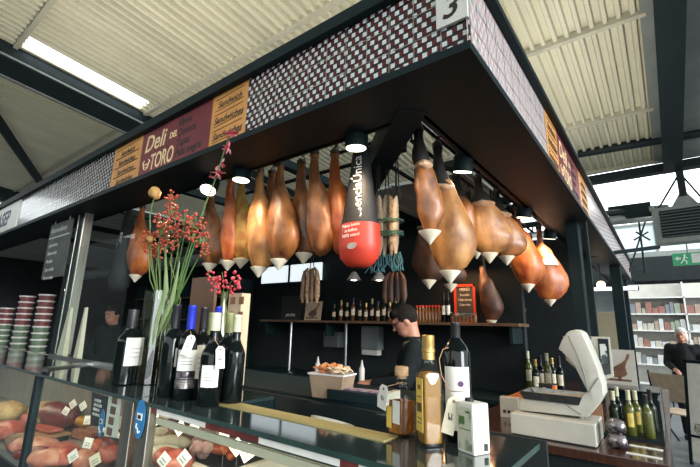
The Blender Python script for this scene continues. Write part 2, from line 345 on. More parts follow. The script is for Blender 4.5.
MB().box((-4.53, 1.465, 1.25), (-4.41, 1.535, 2.6)).build('post', M['dark'], can, smooth=0)
for (x0, x1, y0, y1, z0) in ((-.66, -.56, 4.2, 4.36, 1.0), (-.52, -.49, 4.25, 4.3, 1.0), (-.62, -.48, 7.5, 7.7, 0), (-.64, -.54, 9.7, 9.85, 0)):
    MB().box((x0, y0, z0), (x1, y1, 2.6)).build('post', M['dark'], can, smooth=0, bevel=.004)
# ---- cube pattern
def clip(poly, W0, W1, H0, H1):
    for ax, v, sg in ((0, W0, 1), (0, W1, -1), (1, H0, 1), (1, H1, -1)):
        out = []
        for i in range(len(poly)):
            a, b = poly[i], poly[(i+1) % len(poly)]
            da, db = (a[ax]-v)*sg, (b[ax]-v)*sg
            if da >= 0: out.append(a)
            if (da >= 0) != (db >= 0):
                t = da/(da-db); out.append((a[0]+(b[0]-a[0])*t, a[1]+(b[1]-a[1])*t))
        poly = out
        if len(poly) < 3: return None
    return poly
def cubes(name, mapf, W0, W1, H, parent, s=.0215, mats=None):
    mb = MB(); d = .4
    N_ = int((W1-W0)/s)+8
    for i in range(-4, N_):
        for j in range(-N_, N_+30):
            # whites on the lattice (2, .3), (1, -1.5); red side faces; black ground
            ox, oy = (2*i+j)*s, (.3*i-1.5*j)*s
            if ox < -3*s or ox > W1-W0+2*s or oy < -3*s or oy > H+2*s: continue
            ox += W0
            for q, mi, e in (([(0, 0), (1, 0), (1, 1), (0, 1)], 0, .0005), ([(1, -.05), (2, d), (2, 1.05+d), (1, 1)], 1, .0004)):
                pl = clip([(ox+a*s, oy+b*s) for a, b in q], W0, W1, 0, H)
                if not pl: continue
                try: mb.face([mapf(*p, e) for p in pl], mi)
                except ValueError: pass
    mb.face([mapf(W0, 0), mapf(W1, 0), mapf(W1, H), mapf(W0, H)], 2)
    g = .0022
    u = W0
    while u <= W1+1e-4:
        mb.face([mapf(u-g, 0, .0008), mapf(u+g, 0, .0008), mapf(u+g, H, .0008), mapf(u-g, H, .0008)], 3); u += .12
    for k in (1, 2):
        mb.face([mapf(W0, .12*k-g, .0008), mapf(W1, .12*k-g, .0008), mapf(W1, .12*k+g, .0008), mapf(W0, .12*k+g, .0008)], 3)
    return mb.build(name, (mats or [M['t_white'], M['t_red'], M['t_black']])+[M['chrome']], parent, smooth=0)
FZ = 2.605; FH = .36
front = lambda u, v, e=0: (u, 1.311-e, FZ+v)
side = lambda u, v, e=0: (-.471+e, u, FZ+v)
cubes('tile_panel', front, -1.78, -.46, FH, can)
cubes('tile_panel', front, -6.0, -3.52, FH, can)
pale = [M['t_white'], mat('glare_paled_red_glaze', (.5, .27, .26), (.42, .2, .2), .3, 30), mat('glare_paled_grey_glaze', (.42, .41, .4), (.34, .33, .33), .3, 30)]  # tile print colours paled to put daylight glare into the side fascia
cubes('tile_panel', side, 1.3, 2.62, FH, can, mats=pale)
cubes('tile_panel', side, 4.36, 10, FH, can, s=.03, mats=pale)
def board(name, m, f, a, b):
    p, q, r_, s_ = f(a, 0, .001), f(b, 0, .001), f(b, FH, .001), f(a, FH, .001)
    off = (0, .01, 0) if f is front else (-.01, 0, 0)
    A = [Vector(p), Vector(q), Vector(r_), Vector(s_)]
    return MB().rings([A, [v+Vector(off) for v in A]]).build(name, m, can, smooth=0)
def orange_menu(f, a, b, right, k):
    o = board('menu_board', M['orange'], f, a, b)
    w_ = abs(b-a)
    for i in range(k):
        zt = FH-.045-i*(FH-.04)/k
        c = Vector(f(min(a, b)+w_*.5, zt-.05, .002)) if f is front else Vector(f((a+b)/2, zt-.05, .002))
        text('lettering', 'Sandwiches' if i else 'Sandwich', .062, M['ink'], o, c, right, FU, .35, 'CENTER', bold=.0006)
        R = Vector(right); mb = MB()
        for dz in (-.016, .06):
            q0 = c-R*w_*.4+Vector((0, 0, dz)); q1 = c+R*w_*.4+Vector((0, 0, dz+.012))
            mb.tube([q0, q1], .0022, 4)
        mb.build('underline', M['ink'], o, smooth=0)
    return o
orange_menu(front, -2.13, -1.782, FX, 3)
orange_menu(front, -3.51, -3.03, FX, 4)
def red_sign(f, a, right):
    o = board('sign_board', M['red'], f, *((a, a+.9) if f is front else (a, a+.9)))
    def tx(s, size, m, u, v, sh=.15, sq=1, bold=.002): text('lettering', s, size, m, o, f(a+u, v, .002), right, FU, sh, bold=bold, squeeze=sq)
    tx('Deli', .185, M['cream_paint'], .05, .19, .2, .95); tx('DEL', .065, M['cream_paint'], .40, .215, .1, .9, .001)
    tx('TORO', .17, M['cream_paint'], .16, .035, .12, .66)
    for s, v in (('Vinos', .275), ('Quesos', .2), ('Tapas', .125), ('Pata negra', .05)): tx(s, .08, M['ink'], .50, v, .2, .92, .001)
    # little smiling bull face drawn in cream line
    c = Vector(f(a+.105, .085, .002)); R = Vector(right); U = Vector(FU); mb = MB()
    mb.tube([c+R*.035*math.cos(t)+U*.035*math.sin(t) for t in [PI+i*PI/10 for i in range(11)]], .004, 5)
    mb.tube([c+R*-.035, c+R*-.05+U*.025, c+R*-.03+U*.04], .004, 5); mb.tube([c+R*.035, c+R*.05+U*.025, c+R*.03+U*.04], .004, 5)
    mb.tube([c+R*-.015+U*.0, c+R*-.01+U*.012], .004, 5); mb.tube([c+R*.012+U*.0, c+R*.014+U*.012], .004, 5); mb.tube([c+R*-.015+U*-.015, c+U*-.022, c+R*.015+U*-.014], .003, 5)
    mb.build('bull_drawing', M['cream_paint'], o)
red_sign(front, -3.03, FX)
orange_menu(side, 2.63, 2.98, (0, 1, 0), 3); red_sign(side, 2.98, (0, 1, 0)); orange_menu(side, 3.88, 4.35, (0, 1, 0), 4)
pl = MB().box((-.592, 1.296, 2.722), (-.463, 1.31, 2.963)).build('number_plate', M['plate'], can, smooth=0, bevel=.002)
text('numeral', '3', .14, M['ink'], pl, (-.57, 1.295, 2.752), FX, FU, .25, bold=.002)
pl = MB().box((-7.4, 1.3, 2.61), (-6.01, 1.312, 2.96)).build('sign_board', M['plate'], can, smooth=0)
text('lettering', 'MASEP', .26, mat('navy_paint', (.02, .04, .09)), pl, (-7.05, 1.299, 2.70), FX, FU, .1, squeeze=.95, bold=.008)

# hanging rails (with their own hooks) fixed under the stall ceiling
def rail(label, a, b, r_=.016, m='dark'):
    t = thing('hanging_rail', label, 'rail', a)
    a, b = Vector(a), Vector(b); L = b-a
    MB().tube([(0, 0, 0), L], r_, 10).build('rail_tube', M[m], t)
    k = max(2, int(round(L.length/1.37)))
    for i in range(k+1):
        p = L*(i/k); MB().tube([p, p+Vector((0, 0, 2.87-a.z))], .008, 6).build('bracket', M['dark'], t)
    return t
RZ = 2.77
rail('dark hanging rail above the front row of hams', (-5.2, 1.85, RZ), (-1.1, 1.85, RZ), .02)
rail('bright tubular rail above the right hand row of hams', (-1.0, 1.75, RZ), (-1.0, 5.4, RZ), .024, 'chrome')
rail('dark hanging rail behind the bright tubular rail', (-1.2, 2.2, RZ), (-1.2, 5.3, RZ), .014)
rail('dark hanging rail above the second row of dark hams', (-1.55, 2.05, RZ), (-1.55, 5.0, RZ), .018)
rail('dark hanging rail above the sausage bundles at the back', (-3.1, 2.3, RZ), (-1.3, 2.3, RZ), .016)
rail('short dark hanging rail above the banded sausage bundles', (-1.75, 2.08, RZ), (-1.2, 2.08, RZ), .012)

# ================================================================== HAMS
def hamsec(L, W, D, bend, seed):
    S = [(0, .3, .3), (.015, .85, .85), (.05, 1, 1), (.085, .8, .8)]
    prof = [(0, .014, .013), (.02, .027, .026), (.06, .03, .028), (.095, .023, .022), (.16, .03, .029), (.25, .042, .04), (.33, max(.05, .5*W*.48), .052), (.41, .5*W*.63, .5*D*.68), (.5, .5*W*.8, .5*D*.83), (.6, .5*W*.93, .5*D*.95), (.7, .5*W, .5*D), (.79, .5*W*.98, .5*D*.98), (.87, .5*W*.84, .5*D*.86), (.94, .5*W*.6, .5*D*.62), (.985, .5*W*.3, .5*D*.3), (1, .006, .006)]
    out = []
    for t, a, b in prof:
        cx = bend*math.sin(min(1, t/.8)*PI*.5)*(.0 if t < .1 else (t-.1)) - (bend*.25 if t > .85 else 0)*(t-.85)/.15
        out.append((t, cx, a, b))
    return out
def make_ham(label, m, L=.7, W=.27, D=.18, bend=.1, dark_shank=False, cup=True, cut=False, loc=(0, 0, 0), rz=0, group='hams hanging from the stall rails', seed=0, hook=.09):
    t = thing('cured_ham', label, 'ham', loc, rz, group)
    sec = hamsec(L, W, D, bend, seed); seg = 20
    def ring(s, inf=0):
        tt, cx, a, b = s; pts = []
        for k in range(seg):
            an = 2*PI*k/seg; ca, sa = math.cos(an), math.sin(an)
            e = .93+.10*math.cos(2*an+.5+seed)*(1 if .4 < tt < .95 else 0)+.06*math.cos(3*an+seed*2+tt*5)*(1 if tt > .4 else 0)+.08*(ca if tt > .35 else 0)
            pts.append(Vector((cx+(a+inf)*ca*e, (b+inf)*sa*e, -L*tt)))
        return pts
    # finer sections
    fine = []
    for a, b in zip(sec, sec[1:]):
        for k in (0, .5): fine.append(tuple(a[i]+(b[i]-a[i])*k for i in range(4)))
    fine.append(sec[-1])
    hoof = [s for s in fine if s[0] <= .061]; body = [s for s in fine if s[0] >= .06]
    sh = []
    if dark_shank:
        sh = [s for s in body if s[0] <= .37]; body = [s for s in body if s[0] >= .33]
    MB().rings([ring(s) for s in body]).build('ham_body', m, t, 60, noise_amp=.013, noise_scale=11)
    MB().rings([ring(s, .002) for s in hoof]).build('hoof', M['hoof'], t, 60)
    if sh: MB().rings([ring(s, .003) for s in sh]).build('shank', M['shank_dark'], t, 60, noise_amp=.003, noise_scale=20)
    if cut:
        mb = MB(); mb.ball((bend*.3, -D*.14, -L*.40), max(.05, W*.27), D*.36, .03)
        mb.build('fat_edge', M['fat'], t, noise_amp=.01, noise_scale=25)
    if cup:
        c = sec[-1]
        MB().lathe([(.004, -.062), (.03, -.03), (.056, .0), (.06, .008), (.055, .01), (.028, -.022), (.004, -.05)], 18, (c[1], -.012, -L+.012)).build('drip_cup', M['cup'], t)
    mb = MB().tube([(.024, 0, -.1*L), (.0, .026, -.1*L), (-.024, 0, -.1*L), (0, -.026, -.1*L), (.024, 0, -.1*L)], .004, 6)
    mb.tube([(.024, 0, -.1*L), (.03, 0, -.02), (.01, 0, hook*.55)], .003, 6); mb.tube([(-.024, 0, -.1*L), (-.03, 0, -.02), (.01, 0, hook*.55)], .003, 6)
    mb.build('cord', M['cord'], t)
    MB().tube([(.0, 0, hook*.6), (.012, 0, hook*.5), (.022, 0, hook*.62), (.012, 0, hook*.85), (-.012, 0, hook+.022), (-.026, 0, hook+.01), (-.03, 0, hook-.016)], .0035, 6).build('hook', M['dark'], t)
    return t
def hz(p, hook=.09): return p
HK = .045
def hang_front(px, py_bot, label, m, W, D=.16, rz=0, Y=1.85, bend=.1, **k):
    p = ony(px, py_bot, Y); top = RZ-HK-.018
    return make_ham(label, M[m], L=top-p.z-.045, W=W, D=D, bend=bend, loc=(p.x-bend*.4*math.cos(rz), Y, top), rz=rz, seed=px*.7, hook=HK, **k)
hang_front(134, 282, 'glossy orange ham hanging alone left of the flower vase', 'ham_red', .34, .2, .1, Y=1.83)
hang_front(206, 272, 'brown ham hanging under the lit round spotlight behind the flowers', 'ham', .24, .16, .3, Y=1.9)
hang_front(224, 270, 'narrow reddish ham beside the mouldy yellow ham', 'ham_red', .15, .15, .8, bend=.05, Y=1.82)
hang_front(238, 268, 'yellow green mouldy ham behind the red berries', 'ham_mould', .25, .16, .2, Y=1.9)
hang_front(256, 277, 'broad pale orange ham, lowest of the front row', 'ham_pale', .3, .18, .15, Y=1.84)
hang_front(268, 262, 'thin brown ham half hidden between two broad hams', 'ham', .17, .15, .9, Y=1.92)
hang_front(278, 270, 'big brown ham with wide round belly in the front row', 'ham', .31, .18, -.1, Y=1.84)
hang_front(298, 263, 'slim dark brown ham right of the widest brown ham', 'ham', .2, .16, .9, bend=.07, Y=1.9)
hang_front(313, 263, 'brown ham seen edge on, second left of the black bag', 'ham', .19, .17, .7, cup=False, Y=1.83)
hang_front(334, 262, 'bright orange ham immediately left of the black bag', 'ham_red', .19, .17, .7, cup=False, bend=.08, Y=1.9)
def hang_right(px, py_bot, label, m, W, D, rz, X=-1.0, bend=.08, **k):
    p = onx(px, py_bot, X); top = RZ-HK-.022
    return make_ham(label, M[m], L=top-p.z-.045, W=W, D=D, bend=bend, loc=(X, p.y, top), rz=rz, seed=px*.7, hook=HK, **k)
A1 = -1.0
hang_right(420, 244, 'dark shanked ham with cut orange flank, nearest on the right hand rail', 'ham', .15, .15, .5, dark_shank=True, cut=True)
hang_right(441, 283, 'large trimmed ham with rough brown flank, second on the right hand rail', 'ham_pale', .28, .22, .4, dark_shank=True, cut=True)
hang_right(459, 250, 'narrow ham behind the large trimmed ham', 'ham', .2, .18, .9, dark_shank=True, X=-1.12)
hang_right(482, 263, 'wide trimmed ham with white fat top in the middle of the right hand rail', 'ham_pale', .32, .22, .35, dark_shank=True, cut=True)
hang_right(500, 265, 'trimmed ham with dark shank left of the glossy orange ham', 'ham', .3, .2, .4, dark_shank=True, cut=True)
hang_right(522, 292, 'long glossy orange red ham near the far end of the right hand rail', 'ham_red', .28, .2, .5)
h = hang_right(545, 306, 'netted orange ham with paper label, last on the right hand rail', 'ham_red', .36, .26, .4)
mb = MB().rings([[(.02+r_*math.cos(2*PI*k/16), r_*.8*math.sin(2*PI*k/16), z) for k in range(16)] for r_, z in ((.05, -.26), (.11, -.36), (.15, -.45), (.152, -.455), (.112, -.358), (.052, -.258))])
mb.build('paper_label', [M['paper']], h)
hang_right(470, 258, 'dark shanked ham in the back, left of the wide trimmed ham', 'ham', .2, .17, .9, dark_shank=True, X=-1.2)
hang_right(511, 272, 'brown ham in the back, left of the long glossy orange red ham', 'ham', .22, .18, .8, dark_shank=True, X=-1.2)
hang_right(534, 293, 'brown ham in the back, between the two orange hams at the far end', 'ham', .26, .2, .6, dark_shank=True, X=-1.2)
for i, (px, py, X) in enumerate(((421, 283, -1.55), (436, 287, -1.62), (485, 322, -1.55), (499, 318, -1.6), (513, 322, -1.5))):
    p = onx(px, py, X); top = 2.36 if i > 1 else 2.4
    lb = ['dark ham low behind the dark shanked ham', 'dark ham low behind the large trimmed ham', 'dark ham in shade left of two low dark hams', 'middle one of the low shaded dark hams', 'dark ham in shade below the glossy orange red ham'][i]
    make_ham(lb, M['ham_dark'], L=top-p.z, W=.26, D=.2, loc=(-1.55, p.y, top), rz=.4, hook=RZ-top-.018, group='dark hams in the second row', seed=i)

# bagged hams
def bagged(label, px, py_bot, Y, W, red, txt):
    p = ony(px, py_bot, Y); top = RZ-.06; L = top-p.z
    t = thing('bagged_ham', label, 'bagged ham', (p.x, Y, top), -.15)
    S = [(0, .02, .02), (.03, .035, .03), (.1, .05, .045), (.3, .07, .06), (.5, W*.36, .08), (.65, W*.44, .09), (.75, W*.49, .1), (.85, W*.5, .1), (.93, W*.45, .09), (.98, W*.3, .06), (1, W*.12, .03)]
    def ring(s, inf=0): return [Vector(((s[1]+inf)*math.cos(2*PI*k/24), (s[2]+inf)*math.sin(2*PI*k/24), -L*s[0])) for k in range(24)]
    MB().rings([ring(s) for s in S]).build('bag', M['bag'], t, 60, noise_amp=.004, noise_scale=12)
    if red:
        S2 = [s for s in S if s[0] >= .7]; S2[0] = (.7, W*.468, .096)
        o = MB().rings([ring(s, .006) for s in S2]).build('printed_band', M['bag_red'], t, 60)
        for i, s in enumerate(('Paleta ibérica', 'de bellota', '100% natural')): text('lettering', s, .026, M['white_paint'], o, (.035, -.107+i*.0, -L*(.735+.035*i)), FX, FU, 0, 'CENTER')
        MB().rings([[(.05+a*math.cos(2*PI*k/14)*1.5, -.11, -L*.87+a*math.sin(2*PI*k/14)*.7) for k in range(14)] for a in (.004, .026)]).build('emblem', M['white_paint'], o)
    text('lettering', txt, .078, M['white_paint'], t, (.08, -.07, -L*(.67 if red else .75)), (-.07, .05, 1), (-1, -.35, 0), 0, 'LEFT', squeeze=.95)
    MB().tube([(0, 0, -.02), (.012, 0, .02), (0, 0, .045)], .006, 6).build('cord', M['cord'], t)
    return t
bagged('black ham bag with white vertical lettering and red printed band', 359, 268, 1.85, .26, True, 'esenciaÚnica')
bagged('black ham bag with vertical lettering by the left posts', 118, 292, 1.85, .3, False, 'esenciaÚnica')

# sausage bundles
def bundle(label, px, py0, py1, Y, k, m, w, bands=True, strings=True):
    p0, p1 = ony(px, py0, Y), ony(px, py1, Y)
    t = thing('sausage_bundle', label, 'sausages', (p0.x, Y, p0.z), 0, 'sausage bundles hanging behind the hams')
    L = p0.z-p1.z
    for i in range(k):
        x = (i-(k-1)/2)*w; y = random.uniform(-.02, .02)
        MB().tube([(x*.5, y*.5, 0), (x*.8, y, -.03), (x, y, -L*.3), (x*1.05, y, -L*.8), (x, y, -L)], .02, 8, rr=[.006, .015, .019, .02, .008]).build('sausage', M[m[i % len(m)]], t, 60, noise_amp=.003, noise_scale=25)
    if bands:
        for z in (.42, .62, .66): MB().rings([[((k*w*.5+.012)*math.cos(2*PI*a/16), .045*math.sin(2*PI*a/16), -L*z-d) for a in range(16)] for d in (0, .012)], cap=False).build('band', M['band'], t)
    if strings:
        mb = MB()
        for i in range(10):
            x = random.uniform(-.5, .5)*k*w; mb.tube([(x, 0, -L+.01), (x+random.uniform(-.02, .02), 0, -L-.05), (x+random.uniform(-.05, .05), random.uniform(-.02, .02), -L-.1)], .0025, 5)
        mb.build('string_tassel', M['string_b'], t)
    mb = MB()
    for s in (-1, 1): mb.tube([(s*.025, 0, -.02), (s*.012, 0, .05), (0, 0, RZ-p0.z-.016)], .004, 5)
    mb.build('cord', M['cord'], t); return t
bundle('sausage bundle with green bands nearest the black bag', 378, 196, 256, 2.05, 2, ['saus', 'saus_w'], .05)
bundle('floury white sausage bundle in the middle of the three banded bundles', 387, 194, 256, 2.13, 2, ['saus_w', 'saus'], .05)
bundle('sausage bundle with green bands furthest from the black bag', 397, 196, 254, 2.05, 1, ['saus_w'], .055)
bundle('long pale sausages hanging below the brown hams at the back', 312, 268, 303, 2.3, 4, ['saus_d', 'saus', 'saus_d', 'saus'], .045, False, False)
bundle('thin brown sausages hanging below the banded bundles', 396, 272, 303, 2.3, 4, ['ham_dark'], .045, False, False)

# ================================================================== SPOT LAMPS
def spot(label, px, py, z, tgt, power, disc=.055, pos=None):
    p = onz(px, py, z) if pos is None else pos
    z = p.z
    t = thing('spot_lamp', label, 'lamp', p, 0, 'round spotlights under the canopy')
    d = (Vector(tgt)-p).normalized(); q = d.to_track_quat('-Z', 'Y')
    R = q.to_matrix().to_4x4()
    mb = MB(); mb.lathe([(disc*1.12, 0), (disc*1.15, .02), (disc*1.1, .09), (disc*.7, .13), (.012, .14)], 20, (0, 0, 0))
    mb.bm.transform(R); mb.build('housing', M['dark'], t)
    mb = MB(); mb.lathe([(disc, -.004), (disc, .002)], 20); mb.bm.transform(R); mb.build('lens', M['lamp_on'], t)
    MB().tube([R @ Vector((0, 0, .12)), (0, 0, .12+.0), (0, 0, 2.6-z)], .009, 6).build('arm', M['dark'], t)
    ld = bpy.data.lights.new('spot_light', 'SPOT'); ld.energy = power; ld.color = (1, .74, .46); ld.spot_size = math.radians(150); ld.spot_blend = .8; ld.shadow_soft_size = .05
    lo = bpy.data.objects.new('spot_light', ld); C.objects.link(lo); lo.parent = t; lo.location = d*.03; lo.rotation_euler = q.to_euler()
    return t
spot('lit round spotlight shining out above the flower vase', 208, 190, 2.5, (-2.35, 1.3, 1.9), 30)
spot('lit round spotlight right of the flower vase', 241, 180, 2.52, (-2.2, 1.6, 1.6), 20)
spot('lit round spotlight in front of the black ham bag', 356, 148, 2.52, (-1.28, 1.72, 1.6), 30)
for i, (x, y, tg, lb) in enumerate(((-.9, 2.3, (-1.1, 2.5, 1.5), 'small dark spotlight by the near end of the right hand rail'), (-.88, 3.6, (-1.05, 3.7, 1.6), 'small dark spotlight above the trimmed hams on the right'), (-.88, 4.6, (-1.05, 4.8, 1.6), 'small dark spotlight above the netted ham'))):
    spot(lb, 0, 0, 0, tg, 24, pos=Vector((x, y, 2.52)))

# ================================================================== CORE LIGHTING
w = bpy.data.worlds.new('world'); bpy.context.scene.world = w; w.use_nodes = True
nt = w.node_tree; bg = nt.nodes['Background']
sk = nt.nodes.new('ShaderNodeTexNoise'); sk.inputs['Scale'].default_value = 2
cr = nt.nodes.new('ShaderNodeValToRGB'); cr.color_ramp.elements[0].color = (.86, .93, .95, 1); cr.color_ramp.elements[1].color = (.93, .98, 1, 1)
nt.links.new(sk.outputs['Fac'], cr.inputs[0]); nt.links.new(cr.outputs[0], bg.inputs['Color'])
bg.inputs['Strength'].default_value = 3.0
def lamp(name, kind, loc, power, color=(1, .8, .6), size=.1, rot=None, sy=None):
    l = bpy.data.lights.new(name, kind); l.energy = power; l.color = color
    if kind == 'AREA':
        l.size = size
        if sy: l.shape = 'RECTANGLE'; l.size_y = sy
    else: l.shadow_soft_size = size
    o = bpy.data.objects.new(name, l); C.objects.link(o); o.location = loc
    if rot: o.rotation_euler = rot
    return o
# ================================================================== COUNTERS
def counter(name, label, x0, x1, deep, mulls, fl=.9, bk='case_floor'):
    t = thing(name, label, 'counter', (x0, .91, 0))
    W = x1-x0
    MB().box((.0, .03, 0), (W, .56, fl)).build('body', M['dark_matt'], t, smooth=0)
    MB().box((.01, .03, fl), (W-.01, .56, fl+.035)).build('case_floor', M['case_floor'], t, smooth=0)
    MB().box((.0, .55, fl+.035), (W, .57, 1.236)).build('back_panel', M[bk], t, smooth=0)
    MB().box((.012, .014, fl), (W-.012, .02, 1.225)).build('front_pane', M['case_pane'], t, smooth=0)
    g = MB()
    for b in deep: g.box(b[0], b[1])
    g.build('glass_top', M['top_glass'], t, smooth=0)
    MB().box((0, -.004, 1.234), (W, .0, 1.25)).box((W, -.004, 1.234), (W+.004, .46, 1.25)).build('glass_edge', M['green_edge'], t, smooth=0)
    for m in mulls: MB().box((m[0], .0, .0), (m[1], .035, 1.232)).build('corner_post', M[m[2]], t, smooth=0, bevel=.003)
    return t
TOPZ = (1.237, 1.25)
LW = 6-1.93+4
lc = counter('display_counter', 'long glass deli counter left of the steel corner post, full of sliced meats', -10, -1.83, [((0, 0, TOPZ[0]), (8.16, .47, TOPZ[1]))], [(8.08, 8.165, 'brass_steel'), (6.92, 6.98, 'dark'), (5.3, 5.36, 'dark')], .70)
RW = 1.48
rc = counter('display_counter', 'glass deli counter with wine and oil bottles on its dark glass top', -1.82, -.34, [((0, 0, TOPZ[0]), (RW, .23, TOPZ[1])), ((0, .23, TOPZ[0]), (.36, .46, TOPZ[1])), ((1.11, .23, TOPZ[0]), (RW, .46, TOPZ[1]))], [(.04, .125, 'brass_steel'), (RW-.02, RW, 'chrome')], .9, 'dark_matt')
MB().box((.35, .155, 1.25), (1.14, .235, 1.2535)).build('wooden_ledge', M['wood_y'], rc, smooth=0)
MB().box((.36, .235, 1.12), (1.11, .46, 1.13)).box((.36, .225, 1.12), (1.11, .235, 1.237)).box((.35, .225, 1.12), (.36, .46, 1.237)).box((1.11, .225, 1.12), (1.12, .46, 1.237)).build('service_well', M['dark'], rc, smooth=0)
MB().box((.36, .452, 1.13), (1.11, .462, 1.252)).build('back_glass', M['pane'], rc, smooth=0)
pr = MB()
for a, b, mi in ((.125, .17, 1), (.17, .5, 0), (.5, .78, 1), (.78, 1.1, 0), (1.1, 1.16, 1), (1.16, 1.4, 0)): pr.box((a, .006, 1.212), (b, .012, 1.23), mi)
pr.build('price_rail', [M['paper'], M['meat_d']], rc, smooth=0)
fr = MB()
for a, b in ((-.75, .40), (.44, 1.44)):
    y0 = .2 if a < 0 else .04
    fr.box((a, .5, 1.0), (b, .54, 1.04)); fr.box((a, y0, .968), (b, y0+.03, .985)); fr.box((a, y0, .968), (a+.03, .54, 1.03)); fr.box((b-.03, .04, .968), (b, .54, 1.0))
fr.box((.13, .028, 1.165), (1.44, .04, 1.192))
MB().box((-.75, .2, .955), (.13, .54, .968)).box((.13, .04, .955), (1.44, .54, .968)).build('tray', M['dark_matt'], rc, smooth=0)
fr.build('tray_frame', M['cream_frame'], rc, smooth=0, bevel=.004)
# service worktop inside the stall
wt = thing('service_worktop', 'dark service worktop behind the glass counter carrying a tub of dried fruit', 'worktop', (-4.3, 1.49, 0))
MB().box((0, 0, 1.2), (3.42, .5, 1.25)).build('worktop', M['dark'], wt, smooth=0, bevel=.004)
MB().box((.02, .02, 0), (3.4, .48, 1.2)).build('body', M['dark_matt'], wt, smooth=0)
# glass guard by the left posts
gp = thing('glass_screen', 'clear glass screen standing right of the left posts', 'screen', (-4.35, 1.36, 1.25))
MB().box((0, 0, 0), (1.3, .008, .95)).build('glass_sheet', M['pane'], gp, smooth=0)
MB().box((0, -.006, 0), (1.3, .014, .02)).build('foot_rail', M['chrome'], gp, smooth=0)

# ================================================================== CASE CONTENTS
CF = .735
RF = .935
def card(label, px, py, Y=None, Z=None, w=.05, h=.05, tilt=0, lean=.25, m='paper'):
    p = ony(px, py, Y) if Y else onz(px, py, Z)
    t = thing('price_card', label, 'price card', p, 0, 'white price cards in the counters')
    R = Matrix.Rotation(.45, 4, 'Z') @ Matrix.Rotation(-lean, 4, 'X') @ Matrix.Rotation(tilt, 4, 'Y')
    MB().box((-w/2, -.001, -h/2), (w/2, .001, h/2), xf=R).build('card', M[m], t, smooth=0)
    mb = MB()
    for k in range(2): mb.box((-w*.3, -.0016, -h*.05-.012*k), (w*.3, -.001, -h*.05+.004-.012*k), xf=R)
    mb.build('print', M['scale_d'], t, smooth=0)
    MB().tube([(0, .002, -h*.3), (0, .006, min(-h*.8, (CF if p.x < -1.83 else RF)-p.z))], .0007, 5).build('pick', M['scale_d'], t)
    return t
def one(name, mb, m, label, cat, group=None, **k):
    o = mb.build(name, m, **k); return tag(o, label, cat, group)
def loaf(name, label, px, py, m, rx, ry, rz, rot=0, Z=None, cat='meat', group='cured meats in the counters'):
    z = CF if Z is None else Z
    p = onz(px, py, z+rz*.7); p.y = min(max(p.y, .935+ry*.9), 1.45-ry*.9)
    mb = MB(); mb.ball((0, 0, rz*.92), rx, ry, rz, 18, 12); mb.bm.transform(Matrix.Rotation(rot, 4, 'Z'))
    for v in mb.bm.verts: v.co.z = max(v.co.z, 0)
    o = mb.build(name, M[m], smooth=60, noise_amp=.016, noise_scale=14, loc=(p.x, p.y, z+.004)); return tag(o, label, cat, group)
# left counter
loaf('cured_meat', 'large red ham slab at the front of the left counter, by the bottom edge', 18, 452, 'meat_p', .2, .1, .05, .3)
loaf('cured_meat', 'streaky ham slab in front of the clear food box', 62, 456, 'meat', .17, .09, .05, -.2)
loaf('cured_meat', 'dark ham end piece below the white strip card', 104, 446, 'meat_d', .12, .09, .06, .4)
loaf('cured_meat', 'pale ham piece beside the dark post of the left counter', 40, 462, 'meat_p', .12, .07, .05, .5)
loaf('cured_meat', 'dark red vacuum packed ham with three cards behind it', 76, 416, 'meat_d', .22, .1, .1, .25, Z=CF)
loaf('cured_meat', 'red meat piece at the far left edge of the counter', 6, 432, 'meat', .16, .1, .06, .1)
loaf('shavings_pile', 'heap of pale yellow shavings behind the sausage board', 46, 416, 'lettuce', .2, .12, .09, 0, cat='food')
loaf('shavings_pile', 'heap of pale food left of the dark counter post', 8, 414, 'lettuce', .2, .12, .08, 0, cat='food')
loaf('cheese', 'orange cheese wedge above the clear food box', 86, 424, 'oil', .1, .035, .03, .2, cat='cheese', group='cheeses in the counters', Z=.9)
for i, (px, py, m, rx, ry, rz_e, rot, z, lb) in enumerate((
    (28, 421, 'meat', .07, .05, .05, .2, .86, 'small red meat piece on the pale shavings heap'),
    (58, 424, 'lettuce', .09, .06, .05, .5, .84, 'little heap of yellow shavings beside the dark packed ham'),
    (33, 456, 'meat_d', .12, .06, .04, .7, .76, 'dark meat strip between the two pale ham pieces'),
    (84, 462, 'meat_p', .12, .06, .05, -.3, .78, 'pale streaky ham piece at the bottom beside the buff card'),
    (110, 457, 'meat', .1, .06, .05, .3, .8, 'red ham piece at the foot of the steel corner post'),
    (8, 445, 'saus_d', .1, .07, .05, .2, .8, 'brown meat piece by the left picture edge'),
    (95, 450, 'chorizo', .07, .05, .05, .1, .84, 'orange red meat piece beside the cream figurine'))):
    loaf('cured_meat', lb, px, py, m, rx, ry, rz_e, rot, Z=CF)
p = onz(36, 440, CF)
bd = thing('serving_board', 'wooden board on a black stand in the left counter', 'board', (p.x, p.y+.05, CF), .2)
MB().box((-.17, -.08, .03), (.17, .08, .045)).build('board_top', M['board'], bd, smooth=0, bevel=.003); MB().box((-.16, -.07, 0), (.16, .07, .03)).build('stand', M['dark'], bd, smooth=0)
for i in range(7):
    mb = MB().tube([(-.05, 0, 0), (-.02, .004, .003), (.02, .004, .003), (.05, 0, 0)], .017, 8, rr=[.008, .017, .017, .008])
    q = Matrix.Rotation(.2, 3, 'Z') @ Vector((-.1+.035*i, .0, .064))
    o = mb.build('sausage_roll', M['meat'], smooth=60, loc=(p.x+q.x, p.y+.05+q.y, CF+q.z), noise_amp=.002, noise_scale=40); o.rotation_euler = (0, 0, 1.5); tag(o, '%s red sausage roll from the left on the wooden board' % ORD[i], 'sausage', 'sausage rolls on the wooden board')
p = onz(80, 440, CF)
fb = thing('food_box', 'clear plastic box of sliced meat under the orange cheese', 'food box', (p.x, p.y+.06, CF), .15)
